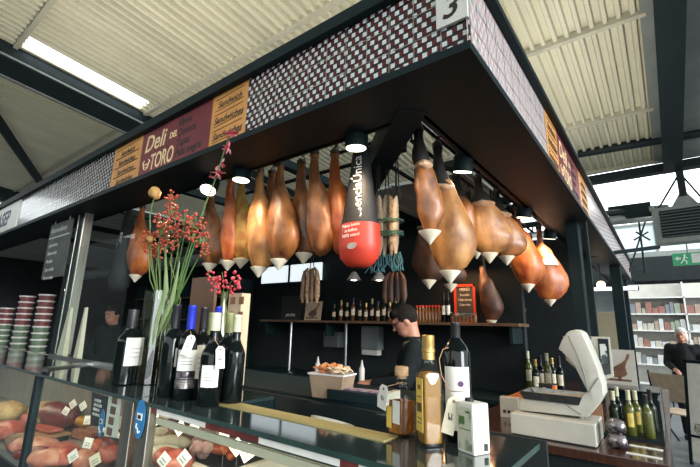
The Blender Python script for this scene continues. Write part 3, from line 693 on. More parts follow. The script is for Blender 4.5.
MB().rings([[(-.13, -.07, .0), (.13, -.07, 0), (.13, .07, 0), (-.13, .07, 0)], [(-.14, -.08, .1), (.14, -.08, .1), (.14, .08, .1), (-.14, .08, .1)]]).build('box', M['plastic'], fb, smooth=0)
MB().box((-.12, -.06, .005), (.12, .06, .06)).build('filling', M['meat_p'], fb, smooth=0, noise_amp=.01, noise_scale=20)
for a in ((66, 411, 1.3, .3, 'white price card left above the dark packed ham'), (73, 404, 1.36, .75, 'diamond tilted price card topmost behind the dark ham'), (83, 406, 1.36, .8, 'diamond tilted price card right above the dark ham'), (88, 420, 1.2, -.1, 'small price card beside the orange cheese'), (48, 458, .99, .1, 'flat price card on the streaky ham slab'), (73, 456, 1.0, -.7, 'slanting price card in front of the clear food box'), (88, 443, 1.06, .05, 'pale price card on the lid of the clear food box'), (95, 460, .97, -.6, 'slanting buff price card by the bottom edge')):
    card(a[4], a[0], a[1], Y=a[2], tilt=a[3], w=.055, h=.05, m='paper_y' if 'buff' in a[4] else 'paper')
# flyers stuck inside the left counter front
def flyer(name, label, cat, quad, Y, m, extra=None, thick=.003):
    P = [ony(x, y, Y) for x, y in quad]; c = sum(P, Vector())/4
    o = MB().rings([[q-c for q in P], [q-c+Vector((0, thick, 0)) for q in P]]).build(name, M[m], smooth=0, loc=c); tag(o, label, cat)
    return o, c
o, c = flyer('leaflet', 'black leaflet with white lines of text in the left counter', 'leaflet', ((92, 392), (108, 397), (107, 428), (90, 425)), .945, 'ink')
for i, s in enumerate(('LA MEJOR', 'SELECCIÓN', 'IBÉRICOS', 'ARTESANOS')): text('lettering', s, .018, M['white_paint'], o, (-.062, -.002, .035-.021*i), FX, FU, squeeze=.95)
o, c = flyer('picture_card', 'white strip card with four small dark pictures by the steel corner', 'card', ((109, 394), (121, 396), (117, 438), (104, 436)), .938, 'paper')
for k in range(4):
    z = .068-.045*k
    MB().box((-.02-.003*k, -.004, z-.016), (.026-.003*k, -.0005, z+.016)).build('picture', M['ham_print'], o, smooth=0)
def oval(label, px, py, Y, rx, rz):
    p = ony(px, py, Y)
    t = thing('oval_sticker', label, 'sticker', p, 0, 'blue oval stickers on the counter glass')
    MB().rings([[(rx*math.cos(2*PI*k/28), d, rz*math.sin(2*PI*k/28)) for k in range(28)] for d in (0, .002)]).build('sticker', M['blue'], t, smooth=0)
    MB().box((-rx*.5, -.002, -rz*.05), (rx*.5, -.0003, rz*.3)).build('white_patch', M['paper'], t, smooth=0)
    MB().box((-rx*.3, -.003, .02*rz), (rx*.3, -.0021, .2*rz)).build('print', M['ink'], t, smooth=0)
    mb = MB(); mb.tube([(-rx*.4, -.001, -rz*.25), (-rx*.5, -.001, -rz*.45), (-rx*.1, -.001, -rz*.5)], .003, 5); mb.tube([(-rx*.1, -.001, -rz*.55), (rx*.1, -.001, -rz*.7), (rx*.35, -.001, -rz*.6)], .003, 5)
    mb.build('drawing', M['paper'], t)
oval('large blue oval sticker on the steel corner post', 139.5, 419, .905, .04, .075)
oval('small blue oval sticker behind the white strip card', 101, 423, .935, .028, .06)
p = onz(94, 436, CF)
one('figurine', MB().lathe([(.02, 0), (.022, .03), (.016, .06), (.018, .075), (.012, .1), (.002, .112)], 12), M['cap_cream'], 'small cream figurine left of the strip card', 'figurine', loc=(p.x, p.y+.02, CF))
# right counter
rnd = random.Random(3)
k = 0
for i, (px, py, z) in enumerate(((193, 436, 0), (200, 432, 0), (207, 437, 0), (197, 442, 0), (204, 444, 0), (211, 447, 0), (195, 450, 0), (203, 453, 0), (211, 440, 0), (202, 437, .045), (207, 447, .045), (198, 446, .045), (205, 430, .045), (209, 434, .045), (213, 434, 0))):
    q = onz(px, py, 1.0+z)
    o = MB().ball((0, 0, 0), .03, .028, .026, 12, 8).build('round_sausage', M['garlic'], smooth=60, loc=(q.x, q.y, 1.0+z), noise_amp=.003, noise_scale=40)
    tag(o, 'small round pinkish white sausage in the pile between price cards', 'sausage', 'round sausages piled in the right counter')
for i, (px, py) in enumerate(((213, 443), (220, 440), (226, 443), (233, 446), (217, 450), (224, 452), (231, 452), (222, 446), (238, 451))):
    q = onz(px, py, 1.0)
    mb = MB().tube([(-.045, 0, 0), (-.03, 0, .004), (.03, 0, .004), (.045, 0, 0)], .02, 9, rr=[.008, .02, .02, .008])
    o = mb.build('chorizo', M['chorizo'], smooth=60, loc=(q.x, q.y, .985+.012*(i % 3)), noise_amp=.003, noise_scale=30); o.rotation_euler = (0, 0, rnd.uniform(-.6, .6)); tag(o, 'short red chorizo in the pile right of the round sausages', 'sausage', 'chorizos piled in the right counter')
for i, (px, py, rx, ry, rot, lb) in enumerate(((158, 436, .12, .035, .9, 'long white wrapped cheese roll, rear one by the steel corner post'), (163, 446, .13, .035, .8, 'long white wrapped cheese roll, middle one by the corner post'), (158, 456, .11, .04, .7, 'long white wrapped cheese roll at the bottom by the corner post'))):
    loaf('cheese_roll', lb, px, py, 'cheese', rx, ry, .035, rot, cat='cheese', group='cheeses in the counters', Z=.96)
loaf('cured_meat', 'dark cured meat behind the white cheese rolls', 178, 430, 'meat_d', .12, .06, .04, 0, Z=.98)
loaf('cured_meat', 'grey cured meat between cheese rolls and round sausages', 178, 442, 'saus_d', .09, .07, .04, .6, Z=.96)
loaf('cured_meat', 'red meat piece under the two lowest price cards', 172, 462, 'meat', .12, .07, .04, 0, Z=.95)
for a in ((154, 421, 1.0, -.5, 'price card by the steel corner post of the right counter'), (180, 428, 1.02, .75, 'diamond tilted price card behind the round sausages'), (194, 428, 1.1, .1, 'upright price card under the white price rail'), (184, 458, .97, .65, 'diamond tilted price card in front of the round sausages'), (164, 460, .96, .6, 'lowest diamond tilted price card by the cheese rolls'), (224, 436, 1.1, .05, 'upright price card behind the chorizos'), (237, 447, 1.02, .7, 'diamond tilted price card on the chorizos'), (247, 453, 1.0, .9, 'price card lying at the right end of the chorizos')):
    card(a[4], a[0], a[1], Y=a[2], tilt=a[3], w=.045, h=.045)
p = onz(352, 462, 1.0)
# ================================================================== BOTTLES
def facing(p): return math.atan2(EYE.y-p.y, EYE.x-p.x)
def arc(mb, r, z0, z1, a0, a1, mi=0, n=14, th=.0012):
    g0 = []
    for rr_ in (r, r+th):
        g0.append([(rr_*math.cos(a0+(a1-a0)*k/n), rr_*math.sin(a0+(a1-a0)*k/n)) for k in range(n+1)])
    inner, outer = g0
    R = []
    loop = [*[(x, y) for x, y in outer], *[(x, y) for x, y in inner[::-1]]]
    return mb.rings([[(x, y, z0) for x, y in loop], [(x, y, z1) for x, y in loop]], mi)
def hangtag(parent, anchor, loc, az, tilt, w, h, m='paper', ring=.018, writing=True, bulge=(0, 0, 0)):
    R = Matrix.Translation(loc) @ Matrix.Rotation(az+PI/2, 4, 'Z') @ Matrix.Rotation(tilt, 4, 'Y')
    poly = [(-w/2, -h), (w/2, -h), (w/2, -.012), (w/2-.01, 0), (-w/2+.01, 0), (-w/2, -.012)]
    mb = MB().prism(poly, (0, 0, 0), (1, 0, 0), (0, 0, 1), (0, 1, 0), .0012); mb.bm.transform(R)
    tg = mb.build('hang_tag', M[m], parent, smooth=0)
    mb = MB().lathe([(.004, 0), (.004, .0006)], 12); mb.bm.transform(R @ Matrix.Translation((0, -.0008, -.012)) @ Matrix.Rotation(PI/2, 4, 'X')); mb.build('eyelet', M['brown_box'], tg)
    mb = MB()
    if writing:
        for k in range(3): mb.tube([R @ Vector((-w*.2+w*.12*k, -.001, -h*.45-.01*(k % 2))), R @ Vector((-w*.1+w*.12*k, -.001, -h*.62))], .0012, 4)
        mb.build('handwriting', M['ink'], tg)
    else: mb.bm.free()
    a = R @ Vector((0, 0, -.008)); A = Vector(anchor)
    n = Vector((math.cos(az), math.sin(az), 0)); mid = (a+A)/2+n*.012+Vector(bulge)
    mb = MB().tube([a, (a+mid)/2+Vector(bulge)*.3, mid, (mid+A+n*ring)/2+Vector(bulge)*.3, A+n*ring], .0013, 5)
    mb.tube([A+Vector((ring*math.cos(2*PI*k/12), ring*math.sin(2*PI*k/12), 0)) for k in range(13)], .0011, 5); mb.build('string', M['cork'], parent)
def bottle(label, px, py, pytop, wpx, m, cap, capfrac=.2, lab=None, shoulder=.62, group='bottles on the glass counters', kind='wine_bottle', Z=1.25, neck=.4, cat='bottle', lab_az=0, pos=None, H=None, r=None):
    p = onz(px, py, Z) if pos is None else Vector(pos)
    depth = (MC @ (p-EYE)).z
    if H is None: H = ony(px, pytop, p.y).z-Z
    if r is None: r = wpx*depth/FPX/2*.97
    t = thing(kind, label, cat, p, 0, group); az = facing(p)
    rn = r*neck
    cz = H*(1-capfrac)
    MB().lathe([(r*.9, 0), (r, .006), (r, H*shoulder*.9), (r*.96, H*shoulder*.95), (r*.82, H*shoulder*1.02), (r*.58, H*shoulder*1.1), (rn*1.02, H*shoulder*1.2), (rn, cz), (rn, H-.003), (rn*.9, H)] if cz > H*shoulder*1.2 else [(r*.9, 0), (r, .006), (r, H*shoulder), (r*.8, H*shoulder*1.07), (rn, H*shoulder*1.18), (rn, H)], 24).build('bottle_glass', M[m], t, 40)
    MB().lathe([(rn*1.06, cz), (rn*1.1, cz+.004), (rn*1.07, H*.975), (rn*1.12, H*.978), (rn*1.1, H+.001), (rn*.3, H+.002)], 20).build('capsule', M[cap], t, 40)
    for L in (lab or []):
        z0, z1, half, lm = L[:4]; off = L[4] if len(L) > 4 else 0
        lb = arc(MB(), r+.0004, H*z0, H*z1, az+off-half, az+off+half).build('label', M[lm], t, 50)
        if len(L) > 5 or (z1-z0) > .12:
            pm = MB()
            for q in (.3, .45, .6): arc(pm, r+.0017, H*(z0+(z1-z0)*q), H*(z0+(z1-z0)*q)+.003, az+off-half*.55, az+off+half*.5, n=6, th=.0004)
            pm.build('print', M['scale_d'], lb, smooth=0)
    return t, p, H, r, az
bottle('black wine bottle standing alone left of the flower vase', 124, 384, 310, 25, 'b_black', 'cap_black', .24, [(.25, .62, .75, 'paper', .5)])
bottle('black capped wine bottle, nearest the vase in the bottle cluster', 167, 396, 305, 21, 'b_black', 'cap_black', .27, [(.32, .52, .6, 'paper', .9)])
b3 = bottle('wine bottle with a bright blue capsule and a dark silvery label', 183, 399, 306, 21, 'b_black', 'cap_blue', .26, [(.3, .52, 1.0, 'paper'), (.12, .29, 1.0, 'foil')])
bottle('dark capped wine bottle with a narrow pale label behind the price tag', 196, 398, 308, 19, 'b_black', 'cap_black', .24, [(.22, .58, .4, 'paper_y')])
bottle('green bottle with an olive capsule in the middle of the cluster', 205, 396, 313, 19, 'b_green', 'cap_olive', .27)
bottle('wine bottle with a blue capsule at the back of the cluster', 211, 391, 307, 17, 'b_black', 'cap_blue', .25)
b5 = bottle('front wine bottle with a cream capsule and a square white label', 208, 405, 313, 24, 'b_black', 'cap_cream', .2, [(.2, .43, .75, 'paper', -.1)], shoulder=.58)
bottle('wine bottle with a greenish capsule behind the two cream capped bottles', 223, 398, 313, 19, 'b_black', 'cap_olive', .24, [(.24, .46, .7, 'paper', -.2)])
bottle('wine bottle with a cream capsule at the right end of the cluster', 231, 403, 315, 21, 'b_black', 'cap_cream', .2, None, shoulder=.6)
t, p, H, r, az = b3; hangtag(t, (0, 0, H*.72), (.055*math.cos(az)+.02, .055*math.sin(az), H*.68), az, .28, .036, .085)
t, p, H, r, az = b5; hangtag(t, (0, 0, H*.72), ((r+.012)*math.cos(az)+.03, (r+.012)*math.sin(az)+.01, H*.64), az, -.08, .034, .085)
# tall oil bottle (square section)
def sqring(hw, z, e=.25, n=6):
    pts = []
    for cx, cy, a0 in ((1, 1, 0), (-1, 1, PI/2), (-1, -1, PI), (1, -1, 1.5*PI)):
        for k in range(n):
            a = a0+PI/2*k/(n-1); rad = hw*e; pts.append((cx*(hw-rad)+rad*math.cos(a), cy*(hw-rad)+rad*math.sin(a), z))
    return pts
p = onz(430, 446, 1.25); H = ony(429, 335, p.y).z-1.25
t = thing('oil_bottle', 'tall square oil bottle with a gold cap and yellow label', 'bottle', p, math.radians(-38), 'bottles on the glass counters')
hw = .029
MB().rings([sqring(hw*.95, .0), sqring(hw, .006), sqring(hw, H*.62), sqring(hw*.93, H*.66, .5), sqring(hw*.65, H*.715, .9), sqring(hw*.52, H*.75, 1), sqring(hw*.5, H*.8, 1)]).build('bottle_glass', M['bottle_glass'], t, 50)
MB().rings([sqring(hw*.86, .012), sqring(hw*.9, .018), sqring(hw*.9, H*.6), sqring(hw*.8, H*.645, .5), sqring(hw*.3, H*.66, 1)]).build('oil', M['oil'], t, 50)
MB().lathe([(hw*.6, H*.77), (hw*.6, H*.835), (hw*.66, H*.84), (hw*.66, H*.865), (hw*.6, H*.87), (hw*.6, H*.9), (hw*.62, H*.905), (hw*.62, H*.995), (hw*.55, H)], 24).build('cap', M['gold'], t, 35)
lb = MB().box((-hw*.72, -hw-.0012, H*.13), (hw*.72, -hw, H*.6)).build('label', M['label_y'], t, smooth=0)
pm = MB()
for x_, z0, z1 in ((.5, .3, .38), (.3, .5, .54), (.5, .43, .44), (.5, .24, .25), (.5, .2, .21)): pm.box((-hw*x_, -hw-.002, H*z0), (hw*x_, -hw-.0012, H*z1))
pm.build('print', M['ham_print'], lb, smooth=0)
# small corked bottle
p = onz(402, 436, 1.25); H = ony(398, 366, p.y).z-1.25
t = thing('spirit_bottle', 'small amber bottle with a cork stopper and hanging white tag', 'bottle', p, -.3, 'bottles on the glass counters')
hw = .034
MB().rings([sqring(hw*.93, .0), sqring(hw, .006), sqring(hw, H*.56), sqring(hw*.88, H*.63, .5), sqring(hw*.5, H*.68, .9), sqring(hw*.42, H*.72, 1), sqring(hw*.42, H*.8, 1), sqring(hw*.55, H*.81, 1), sqring(hw*.55, H*.84, 1)]).build('bottle_glass', M['bottle_glass'], t, 50)
MB().rings([sqring(hw*.85, .012), sqring(hw*.88, .018), sqring(hw*.88, H*.5), sqring(hw*.3, H*.505, 1)]).build('spirit', M['whisky'], t, 50)
MB().lathe([(hw*.4, H*.82), (hw*.4, H*.86), (hw*.6, H*.865), (hw*.62, H*.98), (hw*.55, H)], 20).build('stopper', M['cork'], t, 35)
MB().box((-hw*.1, -hw-.0012, H*.2), (hw*.8, -hw, H*.52)).build('label', M['paper'], t, smooth=0)
MB().box((-hw*.9, -hw-.0012, H*.12), (-hw*.25, -hw, H*.42)).build('side_label', M['label_y'], t, smooth=0)
hangtag(t, (0, 0, H*.75), (-.03, -hw-.012, H*.72), -PI/2, .18, .04, .072, ring=.016)
# large dark bottle
t, p, H, r, az = bottle('large black bottle with a white label and purple seal behind the tin', 459, 440, 323, 29, 'b_black', 'cap_black', .2, [(.1, .62, .95, 'paper', .0)], shoulder=.74, kind='oil_bottle', neck=.32)
mb = MB().lathe([(.008, 0), (.008, .002)], 16); mb.bm.transform(Matrix.Translation(((r+.0016)*math.cos(az+.25), (r+.0016)*math.sin(az+.25), H*.48)) @ Matrix.Rotation(az+.25, 4, 'Z') @ Matrix.Rotation(PI/2, 4, 'Y')); mb.build('seal', M['purple'], t)
q = ony(455, 397, p.y-.1)-p
hangtag(t, (0, 0, H*.8), q, az, .25, .034, .1, 'paper_y', ring=.016, bulge=(-.045, -.01, .03))
# tin
p = onz(474, 452, 1.25); H = ony(474, 402, p.y).z-1.25
t = thing('oil_tin', 'white rectangular oil tin with green print and a black cap', 'tin', p, math.radians(-23), 'bottles on the glass counters')
MB().box((-.03, -.03, 0), (.03, .03, H)).build('can', M['paper'], t, smooth=0, bevel=.005)
M['tin_print'] = mat('green_tin_print', (.55, .57, .45), (.16, .2, .1), .45, 26, contrast=(.45, .62))
lb = MB().box((-.024, -.0306, .008), (.024, -.03, H-.012)).build('printed_front', M['tin_print'], t, smooth=0)
MB().box((-.02, -.0312, H*.56), (.0, -.0306, H*.72)).box((.004, -.0312, H*.8), (.02, -.0306, H*.84)).box((-.02, -.0312, H*.46), (.02, -.0306, H*.48)).build('print', M['leaf_d'], lb, smooth=0)
mb = MB()
for k in range(7): mb.box((.03, .006+.0022*k, .008), (.0308, .0071+.0022*k, .026))
mb.build('barcode', M['ink'], t, smooth=0)
MB().lathe([(.012, H), (.012, H+.008), (.01, H+.009)], 16, (-.01, 0, 0)).build('cap', M['cap_black'], t)

# ================================================================== FLOWERS
vp = onz(150, 383, 1.25); VY = vp.y; VT = 1.735
v = thing('flower_vase', 'tall clear cylinder vase holding flowers on the glass counter', 'vase', vp)
VR = .082
MB().lathe([(VR*.95, 0), (VR, .004), (VR, VT-1.25), (VR-.004, VT-1.25), (VR-.004, .016), (.001, .015)], 28, cap=False).build('vase_glass', M['vase'], v, 40)
MB().lathe([(VR-.005, .017), (VR-.005, .19), (.001, .19)], 28, cap=True).build('water', M['water'], v, 40)
def path3(pts, Y0=None):
    return [ony(x, y, Y) for x, y, Y in pts]
def plant(name, label, group, stem_px, m='stem', r_=.003):
    base = Vector((vp.x+random.uniform(-.04, .04), VY+random.uniform(-.04, .04), 1.275))
    P = [base]+[ony(x, y, Y) for x, y, Y in stem_px]
    t = thing(name, label, 'flower', base, 0, group)
    L = [q-base for q in P]
    S = []
    for i in range(len(L)-1):
        for k in range(4):
            a = k/4; q = L[i].lerp(L[i+1], a); S.append(q)
    S.append(L[-1])
    MB().tube(S, r_, 6).build('stem', M[m], t)
    return t, L
def spray(t, c, n, R, m, rb=.0075):
    mb = MB(); tw = MB(); rn = random.Random(int(c.x*9999))
    for i in range(n):
        d = Vector((rn.gauss(0, 1), rn.gauss(0, 1), rn.gauss(0, 1))).normalized()*R*rn.uniform(.35, 1)
        q = c+d; mb.ball(q, rb*rn.uniform(.8, 1.2), u=7, v=5); tw.tube([c-Vector((0, 0, R*.6)), q], .0011, 4)
    tw.build('twigs', M['stem'], t); mb.build('berries', M[m], t, 60)
heads = [((152, 262), (150, 238)), ((158, 250), (162, 220)), ((166, 250), (172, 212)), ((164, 240), (166, 235)), ((178, 250), (186, 218)), ((172, 255), (158, 246)), ((186, 255), (196, 222)), ((184, 262), (202, 240)), ((178, 235), (170, 198)), ((170, 262), (176, 232))]
for i, (a, b) in enumerate(heads):
    dY = VY+random.uniform(-.1, .08)
    t, L = plant('berry_branch', ['lowest left branch of red berries in the tall vase', 'red berry branch below the dried yellow bloom in the vase', 'tall central branch of red berries in the vase', 'red berry branch low in the middle of the bouquet', 'branch of red berries leaning right in the vase', 'low red berry branch close above the vase rim', 'red berry branch reaching towards the lit spotlight', 'lowest right branch of red berries over the vase rim', 'topmost branch of red berries in the vase', 'red berry branch just right of the bouquet centre'][i], 'red berry branches in the tall vase', ((158+i*2.5, 300, VY), (a[0], a[1], (VY+dY)/2), (b[0], b[1], dY)), r_=.0022)
    spray(t, L[-1], 26, .055, 'berry'); spray(t, L[-1]-Vector((random.uniform(-.04, .04), 0, .06)), 12, .04, 'berry')
for i, (a, b, c, lb) in enumerate((((150, 262), (150, 215), (155, 193), 'dried orange bloom at the top left of the bouquet'), ((150, 280), (148, 250), (150, 240), 'small dried yellow bloom low on the left of the bouquet'), ((156, 270), (160, 240), (163, 226), 'dried yellow bloom between the red berries'))):
    t, L = plant('dried_flower', lb, 'dried blooms in the tall vase', ((158, 300, VY), (*a, VY), (*b, VY-.03), (*c, VY-.04)))
    mb = MB(); mb.ball(L[-1], .032 if i == 0 else .022, rz=.038 if i == 0 else .02); mb.build('bloom', M['dry'], t, 60, noise_amp=.014, noise_scale=60)
t, L = plant('flower_stalk', 'long stalk with pink blooms leaning right past the spotlight', None, ((172, 310, VY), (190, 250, VY), (207, 200, VY), (216, 178, VY-.02), (224, 152, VY-.05), (231, 131, VY-.08)), r_=.004)
for (x, y, Y, s, lb) in ((233, 135, VY-.08, .05, 0), (229, 148, VY-.06, .035, 0), (217, 173, VY-.02, .05, 0), (221, 163, VY-.03, .03, 0), (213, 178, VY, .03, 0)):
    q = ony(x, y, Y)-t.location; mb = MB(); rn = random.Random(x)
    for k in range(6):
        d = Vector((rn.gauss(0, 1), rn.gauss(0, 1), rn.gauss(0, .8))).normalized()
        a = q+d*s; b = q+d*s*.5+Vector((0, 0, .3*s)).cross(d); e = q+d*s*.5-Vector((0, 0, .3*s)).cross(d)
        mb.rings([[q, b, a, e], [q+Vector((.002, -.003, .002)), b+Vector((.002, -.003, .002)), a+Vector((.002, -.003, .002)), e+Vector((.002, -.003, .002))]])
    mb.build('bloom', M['ribbon'], t, 60)
# long leaves
for i, (pts, m, lb) in enumerate((([(150, 345), (166, 290), (166, 250)], 'leaf', 'pale striped leaf blade nearest the left of the vase'), ([(152, 345), (172, 300), (180, 262)], 'leaf', 'broad pale leaf blade in the middle of the vase'), ([(150, 350), (180, 290), (196, 240)], 'leaf_d', 'green leaf blade leaning right over the vase rim'), ([(150, 345), (172, 295), (186, 228)], 'leaf_d', 'dark green leaf blade behind the broad pale leaf'), ([(148, 345), (160, 290), (160, 245)], 'leaf_d', 'dark green leaf blade upright at the left of the vase'), ([(152, 345), (176, 300), (200, 255)], 'leaf_d', 'lowest green leaf blade leaning right in the vase'))):
    Y = VY+(-.05+.02*i); P = [ony(x, y, Y) for x, y in pts]; base = Vector((vp.x+(-.03+.012*i), Y, 1.3)); P = [base]+P
    wv = [.01, .022, .026, .001] if m == 'leaf' else [.008, .014, .015, .001]
    a = []; b = []
    for j in range(3):
        for k in range(4):
            s = k/4; q = P[j].lerp(P[j+1], s); w_ = wv[j]+(wv[j+1]-wv[j])*s; a.append((q, w_))
    a.append((P[3], wv[3]))
    mb = MB(); mb.rings([[q-base+Vector((-w_, 0, 0)), q-base+Vector((0, -.004, 0)), q-base+Vector((w_, 0, 0)), q-base+Vector((0, -.0025, 0))] for q, w_ in a])
    o = mb.build('leaf_blade', M[m], smooth=60, loc=base); tag(o, lb, 'leaf', 'long leaves in the tall vase')
# small green vase with berry twig, boxes behind
p = ony(221, 330, 1.31)
bv = thing('bud_vase', 'small green glass bud vase behind the wine bottles', 'vase', (p.x, 1.31, 1.25))
ht = ony(221, 292, 1.31).z-1.25
MB().lathe([(.04, 0), (.045, .02), (.045, ht*.55), (.03, ht*.75), (.014, ht*.88), (.022, ht)], 20).build('vase_glass', M['b_olive'], bv)
q0 = Vector((p.x, 1.31, 1.25+ht*.9))
t = thing('berry_twig', 'thin twigs with pink red berries in the green bud vase', 'flower', q0)
for (x, y) in ((208, 274), (222, 272), (236, 276), (214, 284), (240, 284)):
    q = ony(x, y, 1.28)-q0; mb = MB(); mb.tube([(0, 0, 0), q*.5+Vector((0, 0, .03)), q], .002, 5); mb.build('twig', M['stem'], t)
    rn = random.Random(x); mb = MB()
    for k in range(12): mb.ball(q*rn.uniform(.45, 1.05)+Vector((rn.uniform(-.03, .03), rn.uniform(-.02, .02), rn.uniform(-.02, .03))), .008, u=7, v=5)
    mb.build('berries', M['berry_p'], t, 60)
p0, p1 = ony(226, 330, 1.42), ony(242, 293, 1.42)
cb = thing('card_box', 'tan printed card box behind the right end of the wine bottles', 'box', (p0.x, 1.42, 1.25))
MB().box((0, 0, 0), (p1.x-p0.x, .06, p1.z-1.25)).build('box', M['tan'], cb, smooth=0)
mb = MB()
for r_ in range(3):
    for c_ in range(2): mb.box((.02+.075*c_, -.002, p1.z-1.25-.06-.08*r_), (.06+.075*c_, 0, p1.z-1.25-.02-.08*r_))
mb.build('print', M['brown_box'], cb, smooth=0)
p0, p1 = ony(190, 300, 1.5), ony(216, 276, 1.5)
one('menu_panel', MB().box((0, 0, 0), (p1.x-p0.x, .02, p1.z-1.25)), M['shelf_wood'], 'red brown panel standing behind the blue capped bottles', 'panel', smooth=0, loc=(p0.x, 1.5, 1.25))

# ================================================================== ON THE SERVICE WORKTOP
p = onz(323, 399, 1.25); p.y += .06
tb = thing('food_tub', 'tapered clear tub heaped with dried fruit on the dark worktop', 'tub', p, .15)
MB().rings([[(-.075, -.05, 0), (.075, -.05, 0), (.075, .05, 0), (-.075, .05, 0)], [(-.09, -.06, .1), (.09, -.06, .1), (.09, .06, .1), (-.09, .06, .1)]]).build('tub', mat('smoky_tub', (.3, .22, .15), (.24, .17, .11), .25, 10), tb, smooth=0, bevel=.004)
MB().box((-.094, -.064, .1), (.094, .064, .107)).build('rim', M['tublid'], tb, smooth=0)
rn = random.Random(5); mb = MB()
for k in range(46):
    R = Matrix.Rotation(rn.uniform(-1, 1), 4, 'X') @ Matrix.Rotation(rn.uniform(0, 6), 4, 'Z')
    x, y = rn.uniform(-.08, .08), rn.uniform(-.05, .05)
    c = Vector((x, y, .112+.03*(1-(x/.1)**2)*rn.random()))
    mb.rings([[c+R @ Vector((.018*math.cos(2*PI*a/8), .014*math.sin(2*PI*a/8), d)) for a in range(8)] for d in (0, .004)], 0 if x < .02 else 1)
o = mb.build('dried_fruit', [mat('dried_orange_slices', (.5, .2, .06), (.36, .12, .04), .6, 20), M['tan']], smooth=30, loc=p); tag(o, 'heap of orange and cream dried fruit slices in the tapered tub', 'dried fruit', kind='stuff')
p = onz(352, 403, 1.25); p.y += .08
tr = thing('wrapping_machine', 'low grey wrapping tray with a white film strip right of the tub', 'tray', p, .1)
MB().box((-.14, -.08, 0), (.14, .08, .045)).build('tray_body', M['dark'], tr, smooth=0, bevel=.005); MB().box((-.13, -.05, .045), (.11, .0, .05)).build('film_strip', mat('film_strip', (.42, .36, .4), (.2, .1, .16), .3, 30), tr, smooth=0); MB().box((.115, -.083, .0), (.142, .083, .048)).build('end_cap', M['scale'], tr, smooth=0)
p = onz(300, 408, 1.13); one('steel_container', MB().rings([[(-.05, -.04, 0), (.05, -.04, 0), (.05, .04, 0), (-.05, .04, 0)], [(-.055, -.045, .08), (.055, -.045, .08), (.055, .045, .08), (-.055, .045, .08)], [(-.05, -.04, .08), (.05, -.04, .08), (.05, .04, .08), (-.05, .04, .08)], [(-.045, -.035, .01), (.045, -.035, .01), (.045, .035, .01), (-.045, .035, .01)]]), M['chrome'], 'small steel container in the service well', 'container', smooth=0, loc=(p.x+.25, 1.25, 1.13))
mb = MB(); mb.rings([[(.09*math.cos(2*PI*k/24), .07*math.sin(2*PI*k/24), z) for k in range(24)] for z in (0, .012)])
o = one('cutting_board', mb, M['cream_frame'], 'rounded cream cutting board lying in the service well', 'cutting board', loc=(-1.03, 1.255, 1.215)); o.rotation_euler = (-.35, 0, 0)
p0, p1 = onz(48, 370, 1.25), onz(94, 364, 1.25)
o = MB().box((0, 0, 0), ((p1-p0).length, .06, .012)).build('steel_ruler', M['chrome'], smooth=0, loc=(p0.x, p0.y, 1.25)); o.rotation_euler = (0, 0, math.atan2(p1.y-p0.y, p1.x-p0.x)); o.name = 'steel_tray'; tag(o, 'flat shiny steel tray on the counter below the left posts', 'tray')
# paper bags by the posts
for i, (px, py, lb) in enumerate(((62, 352, 'white paper cone leaning on the left posts'), (80, 338, 'tall white paper strip right of the left posts'))):
    p = ony(px, py, 1.42); w_ = .05 if i else .09
    one('paper_cone', MB().rings([[(-w_*.2, 0, .42), (w_*.3, 0, .42), (w_*.3, .02, .42), (-w_*.2, .02, .42)], [(-w_, -.01, 0), (w_*.6, -.01, 0), (w_*.6, .03, 0), (-w_, .03, 0)]]), M['paper_y'], lb, 'paper', smooth=0, loc=(p.x, 1.42, 1.25))

# ================================================================== HANGING CHALKBOARD, TUB STACKS (left)
p0, p1 = ony(41, 279, 1.42), ony(76, 215, 1.42)
cbd = thing('chalkboard', 'tall chalkboard menu hanging from the canopy by the left posts', 'chalkboard', ((p0.x+p1.x)/2-.03, 1.42, p0.z))
W_, H_ = .6, p1.z-p0.z-.02
MB().box((-W_/2, 0, 0), (W_/2, .012, H_)).build('board', M['slate'], cbd, smooth=0)
text('lettering', 'Recomendamos', .085, M['chalk'], cbd, (-W_*.42, -.002, H_-.1), FX, FU, .2, squeeze=.8)
MB().box((-W_*.46, -.003, H_-.16), (W_*.46, -.0005, H_-.145)).build('underline', M['chalk'], cbd, smooth=0)
for i, s in enumerate(('Jamón ibérico', 'Queso curado', 'Vino tinto', 'Tapas variadas', 'Pan con tomate')): text('lettering', s, .055, M['chalk'], cbd, (-W_*.4, -.002, H_-.25-.085*i), FX, FU, .2, squeeze=.8)
for s in (-.2, .2): MB().tube([(s, .006, H_), (s, .006, 2.586-p0.z)], .004, 6).build('cord', M['chrome'], cbd)
k = 0
tubm = thing('plastic_tub', 'x', 'tub', (0, 0, 0), 0, 'stacked plastic food tubs at the left')
MB().lathe([(.072, 0), (.082, .055)], 20).build('tub', M['tubfood'], tubm); MB().lathe([(.082, .055), (.09, .057), (.09, .071), (.08, .074)], 20).build('lid', M['tublid'], tubm)
tubg = thing('plastic_tub', 'x', 'tub', (0, 0, 0), 0, 'stacked plastic food tubs at the left')
MB().lathe([(.072, 0), (.082, .055)], 20).build('tub', M['tubgreen'], tubg); MB().lathe([(.082, .055), (.09, .057), (.09, .071), (.08, .074)], 20).build('lid', M['tublid'], tubg)
tk, gk = kids(tubm), kids(tubg)
for si, (px, top, nm) in enumerate(((40, 291, 'tallest right hand stack of tubs'), (20, 294, 'middle stack of tubs'), (2, 304, 'stack of tubs cut by the picture edge'))):
    b = ony(px-4, 356, 1.75); tz = ony(px, top, 1.75).z; n_ = max(2, int((tz-1.03)/.0755))
    for j in range(n_):
        src, kk = (tubg, gk) if j < 6 else (tubm, tk)
        dup(src, (b.x, 1.75, 1.03+.0755*j), 0, '%s %s tub from the bottom in the %s' % (ORD[j], 'green' if j < 6 else 'reddish', nm), tree=kk)
for o in tk+gk+[tubm, tubg]: bpy.data.objects.remove(o)
